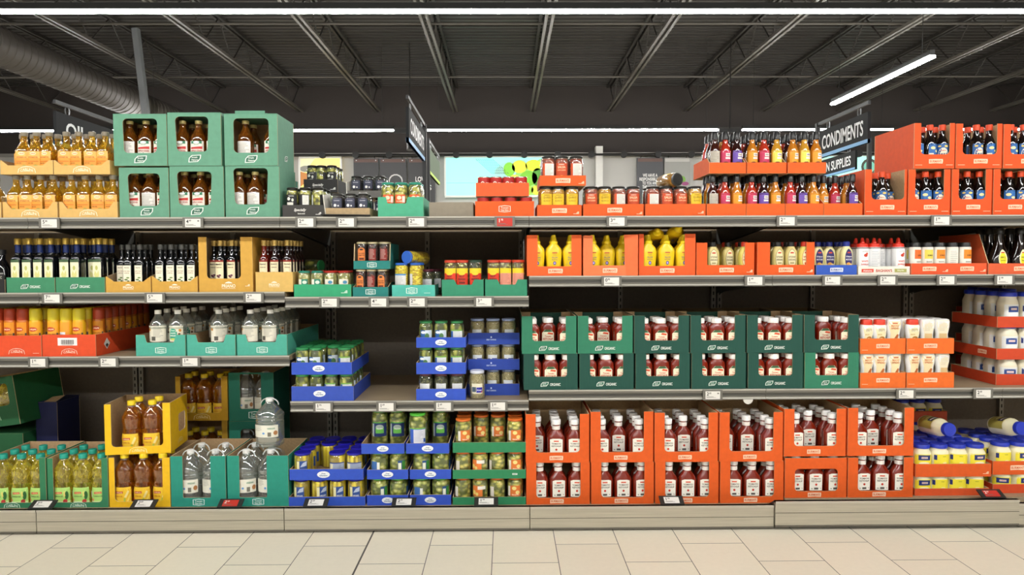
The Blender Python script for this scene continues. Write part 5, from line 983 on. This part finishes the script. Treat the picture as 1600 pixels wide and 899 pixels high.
b = carton('cardboard_tray', 'orange dip tray under the lying jar', 1008, 1103, 337, 318, F, .30, ORA, z=ZT, logos=[(lg_small(), .92, .3, 1.2)])
fill(b, ['salsa_white','salsa_orange','salsa_orange','salsa_yellow'], [1019, 1040, 1066, 1089], 2, back=['salsa_yellow','salsa_orange'])
lying('salsa_yellow', 1046, 283, F+.07, 20, 'yellow dip jar with black lid lying across the other jars', roll=170)
# wing sauces
xs0 = [1104, 1166, 1227, 1287, 1348]
W = {'p':'wing_pink','o':'wing_orange','u':'wing_purple','b':'wing_brown','y':'wing_yellow'}
for i, (sq, px) in enumerate((('bp o'.replace(' ', ''), [1113, 1133, 1153]), ('puo', [1174, 1194, 1214]), ('puo', [1234, 1254, 1275]), ('buu', [1297, 1306+9, 1334]))):
    b = carton('cardboard_tray', 'lower orange wing sauce tray, ' + ['first from left','second from left','third from left','nearly empty one at right'][i], xs0[i], xs0[i+1], 336, 317, F, .30, '#e25c14', z=ZT, side=(None if i < 3 else 298))
    fill(b, [W[c] for c in sq], px, 3, back=['wing_purple','wing_pink','wing_brown','wing_orange'], skip=[(0, 0), (0, 1)] if i == 3 else [])
ZW = ZT + .216
for i, (sq, x0, x1, px) in enumerate((('bpu', 1108, 1166, [1106+11, 1127+2, 1147]), ('yopo', 1167, 1229, [1174, 1190, 1208, 1221]), ('oyo', 1231, 1291, [1237+5, 1256, 1276]))):
    if i == 1: sq, px = 'opy', [1174, 1193, 1217]
    b = carton('cardboard_tray', 'upper orange wing sauce tray, ' + ['left of three','middle of three','right of three'][i], x0, x1, 270, 253, F, .30, '#e25c14', z=ZW, side=(244 if i < 2 else None), slope=.15)
    fill(b, [W[c] for c in sq], px, 3, back=['wing_purple','wing_orange','wing_pink','wing_brown'])
# worcestershire cartons
dash = [(lg_bar('#f7d3b4'), .12, .25, 1.0), (lg_bar('#f7d3b4'), .88, .25, 1.0)]
for i, (x0, x1, px, sq) in enumerate(((1351, 1417, [1364, 1376, 1388], ['worcester','worcester','worcester_side']), (1419, 1485, [1432, 1450, 1469], ['worcester','worcester_side','worcester']), (1487, 1550, [1498, 1512, 1532], ['worcester','worcester','worcester_side']), (1552, 1616, [1562, 1578, 1598], ['worcester','worcester_side','worcester']))):
    b = carton('display_carton', 'lower orange dark sauce carton, ' + ['leftmost','second','third','at right edge'][i], x0, x1, 336, 264, F, .33, '#de5012', z=ZT, cat='cardboard carton', win=(x0+11, x1-(10 if i else 4), 311), logos=[bur(.54, .5, .95)] + dash)
    fill(b, sq, px, 3, back='worcester', skip=[(0, 0), (0, 2)] if i == 0 else [(0, 0)] if i in (2, 3) else [], rot=30)
ZS_ = ZT + .2385
for i, (x0, x1, px, sq) in enumerate(((1428, 1492, [1442, 1457, 1474], ['worcester_side','worcester_side','worcester']), (1493.5, 1566, [1508, 1523, 1544], ['worcester','worcester','worcester_side']), (1568, 1640, [1583, 1600, 1620], ['worcester_side','worcester','worcester']))):
    b = carton('display_carton', 'upper orange dark sauce carton, ' + ['leftmost','middle','at right edge'][i], x0, x1, 262, 191+i, F, .38, '#de5012', z=ZS_, cat='cardboard carton', win=(x0+11, x1-8, 240), logos=[bur(.54, .5, .95)] + dash)
    fill(b, sq, px, 2, back='worcester', skip=[(0, 0)] if i == 1 else [], rot=30)

# ================================================================== SECOND SHELF, LEFT BAYS
F = Y2 + .012
b = carton('cardboard_tray', 'black tray at the left edge of second shelf', -70, 8, 457, 436, F, .3, '#151515', z=ZL2)
fill(b, 'black_jar', [-20, 2], 1)
for i, (x0, x1, px) in enumerate(((10, 86, [37-14, 37+2, 57, 76]), (87, 164, [97, 115, 133, 152]))):
    px = [[19, 37, 56, 75], [96, 114, 131, 152]][i]
    b = carton('cardboard_tray', 'green organic oil tray, ' + ['left','right'][i], x0, x1, 457, 433, F, .34, '#3a8560', z=ZL2, logos=[(lg_organic(), .5, .4, .75)])
    fill(b, 'organic_oil', [19+16, 37+16, 56+12, 80] if i == 0 else px, 3, skip=[(0, 2)] if i else [], rot=6)
lean = lambda s: s
for i, (x0, x1, px) in enumerate(((165, 236, [184, 202, 220]), (237, 309, [246, 265, 282, 299]))):
    b = carton('cardboard_tray', 'ochre olive oil tray with slim bottles, ' + ['left','right'][i], x0, x1, 457, 432, F, .34, '#cf9f42', z=ZL2, notch=(x0+2, x1-1, 440, 9), logos=[(lg_priano(), .5, .5, .85)], side=(425 if i == 0 else None))
    fill(b, 'priano_oil', px, 3, rot=6, skip=[(0, 0)] if i == 0 else [])
b = carton('display_carton', 'tall ochre wine vinegar carton', 310, 395, 457, 371, F, .34, '#cf9f42', z=ZL2, cat='cardboard carton', win=(323, 376, 436), logos=[(lg_priano(), .55, .5, 1.1), (lg_small('#f6ecd6'), .9, .5, 1.0)])
fill(b, ['balsamic','balsamic','balsamic'], [329, 344, 363], 3, skip=[(0, 0)], rot=12)
b = carton('cardboard_tray', 'ochre wine vinegar tray at the bay joint', 399, 458, 457, 426, F, .34, '#d6b062', z=ZL2, logos=[(lg_priano(), .5, .38, .85)])
fill(b, ['red_vinegar','wine_vinegar','wine_vinegar'], [410, 430, 450], 5, rot=12)
lying('gherkin_back', 486, 416, F+.30, 75, 'pickle jar lying on its side in shadow behind the wine vinegars')
# pickle bay
b = carton('cardboard_tray', 'green artichoke jar tray', 459, 549, 464, 444.5, F, .3, '#2fa070', z=ZM2, logos=[(lg_small('#d8f0e4'), .88, .4, 1.4)])
fill(b, ['arti_teal','arti_teal','arti_red','arti_red'], [472, 493, 516, 538], 2, back='arti_red')
b = carton('cardboard_tray', 'lower teal dried tomato tray', 551, 607, 464, 449, F, .3, '#1a7a74', z=ZM2, logos=[(lg_hex(), .5, .5, .8)], side=442)
fill(b, ['sundried','sundried_back','sundried'], [563, 581, 598], 2)
b = carton('cardboard_tray', 'upper teal dried tomato tray', 552, 610, 421, 408, F, .3, '#1a7a74', z=ZM2+.1435, logos=[(lg_hex(), .5, .5, .75)], side=381, slope=.06)
b.m = b.m
fill(b, ['sundried','sundried_back','sundried_back'], [564, 585, 603], 2)
b = carton('cardboard_tray', 'teal pepper ring tray', 612, 680, 464, 446, F, .3, '#4db4a4', z=ZM2, logos=[(lg_hex(), .46, .5, .9), (lg_bar('#d8f0ea'), .82, .3, .9)])
fill(b, ['peppers','peppers_plain'], [626, 648], 2, rot=8)
fill_b = b
instance('capers', b.m @ Matrix.Translation((.17, .13, .0038)), 'dark caper jar with plum lid behind the yellow pepper rings')
instance('capers', b.m @ Matrix.Translation((.30-.09, .23, .0038)), 'dark caper jar with plum lid, further back behind the pepper rings')
lying('peppers_plain', 650, 403, F+.10, -28, 'pepper jar with blue lid lying on top of the yellow pepper rings', x=88)
for i, (x0, x1, px, sq) in enumerate(((690, 756, [703, 726, 746], ['hot_peppers','hot_peppers','jalapeno']), (757.5, 824, [770, 792, 813], ['hot_peppers','hot_peppers_pale','hot_peppers_pale']))):
    b = carton('cardboard_tray', 'green mixed pepper tray, ' + ['left','right'][i], x0, x1, 464, 438, F, .3, '#2f8a68', z=ZM2, notch=(x0+20, x1-15, 446, 3))
    fill(b, sq, px, 2, back='jalapeno', rot=8)

# ================================================================== SECOND SHELF, RIGHT BAYS
F = Y2
oc = dict(z=ZR2, cat='cardboard carton')
b = carton('display_carton', 'orange mustard carton, first from left', 823, 909, 430, 366, F, .34, '#e85f22', win=(840, 893, 415), wr=.004, logos=[bur(.52, .5)], **oc)
fill(b, 'mustard', [840, 866, 893], 2)
b = carton('display_carton', 'orange mustard carton, second from left', 911, 995, 430, 367, F, .34, '#f07a48', win=(926, 976, 414), wr=.004, logos=[bur(.5, .5)], **oc)
fill(b, 'mustard', [924, 948, 972], 3, skip=[(0, 1), (0, 2)])
mb = MB(); mb.add([(b.w-.052,-.002,.001),(b.w+.004,-.02,.001),(b.w+.004,-.02,b.h+.004),(b.w-.066,-.002,b.h+.004),(b.w-.052,.0,.001),(b.w+.004,-.016,.001),(b.w+.004,-.016,b.h+.004),(b.w-.066,.0,b.h+.004)], [(0,1,2,3),(4,5,6,7),(0,1,5,4),(1,2,6,5),(2,3,7,6),(0,3,7,4)], noisy('#ee6f3c',.05,40,.7)); link('front_flap', mb.mesh('front_flap'), b.root)
b = carton('display_carton', 'orange mustard carton, third from left', 998, 1087, 430, 365, F, .34, '#e4591e', win=(1006, 1070, 415), wr=.004, logos=[bur(.5, .5)], **oc)
fill(b, 'mustard', [1013, 1041, 1068], 2)
lying('mustard', 1024, 368, F+.10, -4, 'yellow mustard bottle lying on the others at left', x=78)
lying('mustard', 1054, 365, F+.10, 4, 'yellow mustard bottle lying on the others at right', x=72)
b = carton('display_carton', 'low orange tan mustard carton, left', 1088, 1179, 429, 378, F, .34, '#e05610', win=(1105, 1164, 413), wr=.006, logos=[bur(.52, .5), (lg_small(), .92, .4, 1.3)], **oc)
fill(b, ['stone_mustard','stone_mustard','spicy_mustard'], [1114, 1142, 1163], 3, back=['spicy_mustard','stone_mustard'], skip=[(0, 1)])
b = carton('display_carton', 'low orange tan mustard carton, right', 1183, 1273, 428.5, 377, F, .34, '#e05610', win=(1203, 1260, 412.5), wr=.006, logos=[bur(.5, .5), (lg_small(), .92, .4, 1.3)], **oc)
fill(b, ['stone_mustard','stone_mustard','spicy_mustard'], [1215, 1237, 1255], 3, back=['spicy_mustard','stone_mustard'])
b = carton('cardboard_tray', 'blue creamy mustard tray', 1275, 1339, 428, 412.5, F, .34, '#2d56b8', z=ZR2, logos=[(lg_burmans('#dfe6f4','#3a4a9a'), .5, .5, .9)])
fill(b, 'creamy_mustard', [1286, 1305, 1326], 3, skip=[(0, 0), (0, 1)], rot=14)
b = carton('cardboard_tray', 'white sauce bottle tray', 1340.5, 1422, 428, 415, F, .34, '#e8e2d6', z=ZR2, logos=[(lg_baghan(), .5, .5, .98)])
fill(b, ['alabama','alabama_back','alabama_back','alabama'], [1347, 1365, 1385, 1406], 2, skip=[(0, 2)], rot=6)
b = carton('cardboard_tray', 'long orange seasoning tin tray', 1423.5, 1542, 427.5, 410, F, .34, '#e25426', z=ZR2, logos=[(lg_burmans(), .24, .5, .95), (lg_small(), .45, .35, 1.2), (lg_burmans(), .74, .5, .95), (lg_small(), .95, .35, 1.2)], side=None)
fill(b, ['tin_red','tin_yellow','tin_orange','tin_white','tin_orange'], [1429, 1448, 1467, 1487, 1507], 3, back=['tin_orange','tin_yellow'], rot=14)
b = carton('display_carton', 'orange barbecue bottle carton at the right edge', 1544, 1650, 427, 410, F, .42, '#d85a30', z=ZR2, logos=[(lg_burmans(), .48, .5, .95)], side=363, slope=.18)
fill(b, ['bbq_big','bbq_big','bbq_big'], [1560, 1594, 1630], 3, rot=14)

# ================================================================== THIRD SHELF, LEFT BAYS
F = Y3 + .012
rc = '#dc4a1e'
b = carton('cardboard_tray', 'red orange spray can tray, left', -22, 65, 557, 524, F, .44, rc, z=ZL3, logos=[(lg_carlini('#f6c8b4'), .55, .25, .95), (lg_bar('#f6c8b4'), .9, .16, .9)])
fill(b, ['spray_red','spray_red','spray_red','spray_yellow'], [-6, 15, 37, 57], 4, back=['spray_red','spray_yellow'])
b = carton('cardboard_tray', 'red orange spray can tray, right', 66, 150, 557, 523, F, .64, rc, z=ZL3, logos=[(lg_carlini('#f6c8b4'), .5, .22, .95), (lg_barcode(), .47, .68, .85)], sidelogo=(1, lg_tri(), .16, .5, 1.2))
fill(b, ['spray_yellow','spray_white','spray_yellow','spray_yellow'], [77, 96, 116, 137], 9, back=['spray_red','spray_yellow','spray_red'], skip=[(0, 3)], rot=25)
for i, (x0, x1, sq, px, dsc) in enumerate(((212, 290, ['white_vinegar_back','white_vinegar'], [248, 279], 'left of three'), (292, 368, ['white_vinegar','white_vinegar_back'], [307, 338], 'middle of three'), (370, 449, ['white_vinegar_back','white_vinegar_back'], [390, 423], 'right of three'))):
    b = carton('cardboard_tray', 'teal clear vinegar tray, ' + dsc, x0, x1, 557, 524, F, .62, TEA, z=ZL3, notch=(x0+14, x1-15, 536, 3), logos=[(lg_hex(), .5, .42, .9)])
    fill(b, sq, px, 5 if i == 2 else 4, rot=25, skip=[(0, 0), (1, 0)] if i == 1 else [], dy=.099, back=['white_vinegar_back','white_vinegar'])
# third shelf, pickle bay
ov = lambda s=.95, fx=.45: (lg_oval(), fx, .5, s)
F = Y3 + .010
H1 = .141
b = carton('cardboard_tray', 'lower blue gherkin tray at left', 455, 553, 627, 604, F, .46, '#3350b4', z=ZM3, logos=[ov()])
fill(b, ['gherkin_plain','gherkin_plain','gherkin_back','gherkin_back'], [472, 497, 521, 546], 4, back='gherkin')
b = carton('cardboard_tray', 'upper blue gherkin tray at left', 455, 550, 583, 564, F, .46, BLU, z=ZM3+H1, logos=[ov()])
fill(b, ['gherkin','gherkin','gherkin_back','gherkin_back'], [470, 501, 521, 542], 5, back='gherkin', skip=[(0, 2)])
for i, (z, yb, yt, sq, dsc) in enumerate(((ZM3, 627, 609, 'capers', 'bottom'), (ZM3+H1, 585, 567, 'gherkin', 'middle'), (ZM3+2*H1, 543, 527, 'gherkin', 'top'))):
    b = carton('cardboard_tray', 'narrow blue tray stack, %s tray' % dsc, 650, 728, yb, yt, F, .30, BLU, z=z, logos=[ov(.9, .5)])
    fill(b, [sq, sq if i != 1 else 'gherkin_back', 'capers' if i == 0 else 'gherkin_back'], [664, 689, 714], 2 if i < 2 else 1, back='gherkin')
for i, (z, yb, yt, dsc) in enumerate(((ZM3, 627, 597, 'bottom'), (ZM3+H1, 573, 556, 'middle'), (ZM3+2*H1, 532, 514, 'top'))):
    b = carton('cardboard_tray', 'wide navy tray stack, %s tray' % dsc, 731, 812, yb, (609 if i == 0 else yt), F+.13, .30, '#2746a8', z=z, logos=[(lg_spirit(), .45, .5, .9)])
    fill(b, 'kraut', [744, 768, 793], 1)
instance('kraut_tall', Matrix.Translation((X_at(745.5, F+.062, 600), F+.062, ZM3+.001)), 'tall jar of pale sauerkraut with checked lid standing alone on the shelf')
# third shelf, right bays: organic ketchup
ux = [(815, 901), (902.5, 989), (990.5, 1077), (1078.5, 1165), (1167, 1254.5), (1256, 1342)]
ordn = ['first', 'second', 'third', 'fourth', 'fifth', 'sixth']
ZO = ZR3 + .1925
for row in (0, 1):
    for i, (x0, x1) in enumerate(ux):
        yb, yt = (609, 552.5) if row == 0 else (552, 493)
        if row == 0: x0, x1 = x0+3-i*.4, x1+2-i*.4
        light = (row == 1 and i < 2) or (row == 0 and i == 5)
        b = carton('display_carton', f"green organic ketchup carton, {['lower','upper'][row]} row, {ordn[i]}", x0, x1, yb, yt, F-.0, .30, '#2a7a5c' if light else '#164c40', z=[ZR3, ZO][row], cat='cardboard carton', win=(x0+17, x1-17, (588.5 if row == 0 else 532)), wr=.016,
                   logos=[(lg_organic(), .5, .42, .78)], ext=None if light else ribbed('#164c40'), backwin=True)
        c = (x0+x1)/2
        sk = [(0, 1)] if row == 1 and i < 2 else []
        if row == 1 and i == 5: sk = [(0, 0), (0, 1)]
        fill(b, 'organic_ketchup', [c-27.5, c, c+27.5], 2 if row == 0 else 3, skip=sk, rot=4, dy=.066)
for i, (x0, x1) in enumerate(ux):
    for lv in (0, 1):
        x0_, x1_ = [796+(q-796)*3.655/3.985 for q in (x0, x1)]
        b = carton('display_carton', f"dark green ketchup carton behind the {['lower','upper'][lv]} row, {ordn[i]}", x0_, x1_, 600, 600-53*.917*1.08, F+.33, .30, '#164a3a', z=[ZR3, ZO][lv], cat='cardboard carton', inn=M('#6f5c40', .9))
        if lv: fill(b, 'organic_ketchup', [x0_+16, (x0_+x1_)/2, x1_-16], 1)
for row, (yb, yt) in enumerate(((606, 582), (552, 528))):
    for i, (x0, x1) in enumerate(((1344, 1415), (1416.5, 1491))):
        b = carton('cardboard_tray', f"orange squeeze bottle tray, {['lower','upper'][row]} {['left','right'][i]}", x0, x1, yb, yt, F, .34, '#e66a1e', z=[ZR3, ZR3+.184][row], logos=[(lg_burmans(), .5, .5, .95), (lg_bar(), .1, .25, .9)])
        px = [[1349, 1370, 1393], [1421, 1449, 1473]][i]
        if row == 0: sq = [['spread','spread','spread'], ['spread','spread','spread_back']][i]
        else: sq = [['spread_up','spread_up','spread'], ['spread_up','spread_back','spread_back']][i]
        fill(b, sq, px, 4 if row == 1 else 2, back='spread', rot=12)
# light mayonnaise stacks in the far right bay, seen from the side
for i in range(3):
    z = ZR3 + (0, .170, .345)[i]; nm = ['bottom','middle','top'][i]
    for j in range(2):
        b = carton('cardboard_tray', f"orange light mayonnaise stack, {nm} {['front','rear'][j]} tray", 1556, 1690, 606, 589, F+.07+j*.39, .385, '#c8421c', z=z-(.03 if i else 0), base_up=(.03 if i else 0), cat='cardboard tray', inn=KRAFT, sidelogo=(0, lg_burmans(), .3, .5, .95) if (i == 1 and j == 0) else None, logos=[(lg_burmans(), .5, .5, 1.0)] if j == 0 else ())
        fill(b, ['mayo_light','mayo_light_back'], [1571, 1600], 4, rot=9, dy=.0955, back=['mayo_light','mayo_light_back','mayo_light'], skip=([(r_, 1) for r_ in range(1, 4)] if j == 0 else [(r_, 1) for r_ in range(4)]))

# ================================================================== BOTTOM DECK
F = YD
b = carton('display_carton', 'green carton of teal capped oil, left', -22, 72, 790, 712, F, .34, '#2f7a52', z=ZD, cat='cardboard carton', win=(-8, 62, 782), logos=[(lg_carlini('#d8ead8'), .42, .45, .95)])
fill(b, 'canola', [-8, 22, 51], 3, rot=10, skip=[])
b = carton('display_carton', 'green carton of teal capped oil, right', 74, 169, 790, 713, F, .34, '#358058', z=ZD, cat='cardboard carton', win=(83, 159, 782), logos=[(lg_carlini('#d8ead8'), .5, .45, .95)])
fill(b, 'canola', [93, 124, 152], 3, rot=10)
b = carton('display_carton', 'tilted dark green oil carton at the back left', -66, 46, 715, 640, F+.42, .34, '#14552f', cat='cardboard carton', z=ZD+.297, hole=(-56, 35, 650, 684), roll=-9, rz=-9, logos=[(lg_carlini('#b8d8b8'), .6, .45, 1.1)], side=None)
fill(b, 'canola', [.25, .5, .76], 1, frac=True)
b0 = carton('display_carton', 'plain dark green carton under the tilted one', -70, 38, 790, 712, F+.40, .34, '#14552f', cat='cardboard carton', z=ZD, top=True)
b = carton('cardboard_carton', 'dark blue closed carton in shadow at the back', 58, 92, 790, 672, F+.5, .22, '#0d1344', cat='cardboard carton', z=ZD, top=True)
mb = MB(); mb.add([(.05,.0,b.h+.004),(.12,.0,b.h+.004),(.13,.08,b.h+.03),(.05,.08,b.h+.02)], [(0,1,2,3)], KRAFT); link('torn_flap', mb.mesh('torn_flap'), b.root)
# corn oil
lowy = carton('display_carton', 'lower yellow corn oil carton', 170, 266, 790, 713, F, .36, '#efbc12', z=ZD, cat='cardboard carton', win=(179, 254, 781.5), logos=[(lg_carlini('#fae6a0'), .52, .5, .95)], side=None, inner_t=.004)
fill(lowy, 'corn', [189, 218, 246], 2, rot=10)
ZY = ZD + .275
b = carton('display_carton', 'upper yellow corn oil carton, turned slightly', 163, 261, 713, 634, F+.008, .27, '#f2c011', z=ZY, cat='cardboard carton', win=(173, 250, 701), logos=[(lg_carlini('#fae6a0'), .5, .5, 1.0)], rz=7, roll=0, sidewin=(.45, .85, .3, .68), sidelogo=(1, lg_carlini('#f0d88a'), .55, .12, .9))
fill(b, 'corn', [.34, .66], 2, frac=True, rot=10, y0=.065, dy=.10)
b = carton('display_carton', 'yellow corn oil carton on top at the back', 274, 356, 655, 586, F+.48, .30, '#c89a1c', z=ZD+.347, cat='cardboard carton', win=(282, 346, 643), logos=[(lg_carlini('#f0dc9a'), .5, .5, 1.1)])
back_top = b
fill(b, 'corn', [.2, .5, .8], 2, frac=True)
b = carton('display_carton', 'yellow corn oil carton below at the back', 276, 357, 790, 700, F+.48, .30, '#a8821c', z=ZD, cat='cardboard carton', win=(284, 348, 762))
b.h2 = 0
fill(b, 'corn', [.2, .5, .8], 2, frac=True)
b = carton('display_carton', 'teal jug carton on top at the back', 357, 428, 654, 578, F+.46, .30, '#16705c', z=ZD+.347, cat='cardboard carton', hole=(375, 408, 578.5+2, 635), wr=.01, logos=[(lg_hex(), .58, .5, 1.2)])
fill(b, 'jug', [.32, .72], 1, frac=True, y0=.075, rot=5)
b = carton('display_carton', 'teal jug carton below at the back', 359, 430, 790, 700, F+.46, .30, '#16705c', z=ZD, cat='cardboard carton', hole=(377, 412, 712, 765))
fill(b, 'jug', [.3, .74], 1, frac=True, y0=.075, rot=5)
# teal jug cartons
for i, (x0, x1, px) in enumerate(((266.5, 353, [299, 336]), (355, 451, [384, 421]))):
    b = carton('display_carton', 'teal carton of clear vinegar jugs, ' + ['left','right'][i], x0, x1, 790, 711, F, .36, '#23907c', z=ZD, cat='cardboard carton', win=(x0+19, x1-(24 if i == 0 else 34), 776), wr=.006, logos=[(lg_hex(), .5, .5, .95)])
    fill(b, 'jug', px, 2, rot=7, dy=.135, y0=.075, skip=[(1, 1)] if i else [])
    if i: tb = b
instance('jug', Matrix.Translation((X_at(417, F+.09, 664), F+.14, ZD+.289)) @ Matrix.Diagonal((1.12, 1.12, .93, 1)) @ Matrix.Rotation(R(-6), 4, 'Z'), 'big clear vinegar jug standing on top of the right teal carton')
lying('jug', 428, 722, F+.235, 15, 'clear vinegar jug lying tilted inside the right teal carton, behind the standing one', x=42)
# pickle spears
F = YD
b = carton('cardboard_tray', 'lower blue pickle spear tray', 451, 571, 790, 776, F, .42, '#2f55c0', z=ZD)
fill(b, 'spears', [466, 495, 524, 553], 2, rot=30, back='spears_bare')
b = carton('cardboard_tray', 'upper blue pickle spear tray', 452, 568, 748, 731, F, .42, BLU, z=ZD+.138, logos=[ov(1.0, .46)])
fill(b, ['spears','spears_bare','spears_back','spears_back'], [468, 494, 524, 552], 4, back='spears_bare', rot=15, skip=[(0, 1), (1, 1)])
# pickle slices, three levels
H2 = .1395
for i, (x0, x1) in enumerate(((573, 638), (640, 705))):
    for lv in range(3):
        yb, yt = ((790, 774), (750, 735), (706, 690))[lv]
        xa, xb = (x0, x1) if lv < 2 else ((564, 632), (634, 702))[i]
        b = carton('cardboard_tray', f"blue pickle slice tray, {['bottom','middle','top'][lv]} {['left','right'][i]}", xa, xb, yb, yt, F-(.012 if lv == 2 else 0), .42, BLU, z=ZD+lv*H2, logos=[ov(.9, .5)])
        px = [[589, 623], [657, 690]][i]
        if lv < 2: fill(b, [['chips','chips_bare'],['chips_left','chips']][(i+lv) % 2], px, 2, rot=18, back='chips_bare')
        elif i == 0: fill(b, 'chips_tall', [597, 621], 3, skip=[(0, 0), (0, 1)], rot=8)
        else: fill(b, ['chips_tall_back','chips_tall'], [650, 686], 3, skip=[(0, 1)], rot=8, back='chips_tall')
for lv in range(3):
    yb, yt = ((790, 778), (750, 736), (706, 690))[lv]
    b = carton('cardboard_tray', f"green orange lidded pickle tray, {['bottom','middle','top'][lv]}", 707, 822, yb, yt, F, .42, '#2a8456', z=ZD+lv*H2, logos=[(lg_white(), .85, .5, .9)] if lv == 1 else ())
    fill(b, ['bread_butter_bare','bread_butter_back','bread_butter_bare','bread_butter'] if lv < 2 else ['bb_tall']*4, [720, 748, 776, 805], 3, rot=18, skip=[(0, 1), (0, 2)] if lv == 2 else [], back='bb_tall' if lv == 2 else 'bread_butter')
# ketchup
lx = [(822, 922), (923.5, 1022), (1023.5, 1123), (1125, 1224.5), (1226, 1323), (1324.5, 1427)]
ZK = .2225
for row in (0, 1):
    for i, (x0, x1) in enumerate(lx):
        z0 = (ZD if i < 4 else ZD4) + (ZK if row else 0); up = 0 if i < 4 else 7
        yb, yt = (788-up, 723-up) if row == 0 else (722-up, (646, 643, 645, 645, 641, 640)[i])
        if row == 0 and i > 3: yt = 719
        if row == 1: x0, x1 = x0-1+(i > 4), x1-1+2*(i > 4)
        kw = dict(win=(x0+16, x1-15, (778-up if row == 0 else 706-up)), wr=.02)
        if row == 0 and i == 4: kw = dict(hole=(x0+16, x1-14, 736, 778-up), wr=.02)
        b = carton('display_carton', f"orange ketchup carton, {['lower','upper'][row]} row, {ordn[i]}", x0, x1, yb, yt, F, .36, '#df5a12', z=z0, cat='cardboard carton', logos=[bur(.48, .45, .95)], **kw)
        c = (x0+x1)/2
        px = [c-29, c, c+29] if row == 0 or i in (4,) else [[c-30, c-3, c+27], [c-31, c-4, c+26], [c-29, c, c+28], [c-33, c+2, c+27], [c-28, c, c+28], [c-34, c-8, c+26]][i]
        sk = {0: [(0, 0)], 1: [(0, 1)], 2: [(0, 1)], 3: [(0, 0), (0, 1)], 4: [(0, 1)], 5: [(0, 1)]}[i] if row == 1 else []
        fill(b, 'ketchup', px, 2 if row == 0 else 4, skip=sk, rot=5, dy=.074, jit=.003)
# mayonnaise
b = carton('cardboard_tray', 'lower orange mayonnaise tray', 1429, 1546, 780, 769, F+.02, .44, '#d8521f', z=ZD4)
fill(b, ['mayo','mayo_side','mayo_side','mayo_side'], [1440, 1469, 1499, 1528], 2, rot=16, back='mayo')
b = carton('cardboard_tray', 'upper orange mayonnaise tray', 1430, 1549, 744, 724, F+.02, .44, '#dc5814', base_up=.034, z=ZD4+.1015, logos=[(lg_small(), .93, .3, 1.3)])
fill(b, ['mayo','mayo_side','mayo_side','mayo'], [1440, 1469, 1499, 1529], 4, rot=10, back='mayo')
b = carton('cardboard_tray', 'lower orange mayonnaise tray at right edge', 1551, 1670, 779, 765, F+.05, .44, '#d0481c', z=ZD4)
fill(b, ['mayo','mayo','mayo_side'], [1563, 1590, 1617], 2, rot=16, back='mayo')
b = carton('cardboard_tray', 'upper orange mayonnaise tray at right edge', 1551, 1670, 739, 718, F+.05, .44, '#dc5814', base_up=.034, z=ZD4+.1015, logos=[(lg_burmans(), .33, .5, 1.1)])
fill(b, ['mayo_side','mayo','mayo_side'], [1562, 1590, 1620], 4, rot=10, back='mayo', skip=[])
lying('mayo_tall', 1464, 667, F+.12, 4, 'tall mayonnaise jar lying on the others, left', x=86, roll=200)
lying('mayo_tall', 1575, 667, F+.14, 2, 'tall mayonnaise jar lying on the others, right edge', x=82, roll=200)
b = carton('cardboard_tray', 'raised orange mayonnaise tray at the back', 1400, 1480, 668, 651, F+.54, .30, '#a8401c', z=ZD4+.274)
fill(b, ['mayo','mayo','mayo'], [1410, 1435, 1462], 1, rot=10)
for lv in (0, 1):
    b = carton('cardboard_tray', 'orange tray under the raised mayonnaise tray, ' + ['bottom','middle'][lv], 1400, 1480, 780, 762, F+.54, .30, '#a8401c', z=ZD4+lv*.137)
    fill(b, ['mayo','mayo_side','mayo'], [1410, 1435, 1462], 1, rot=10)
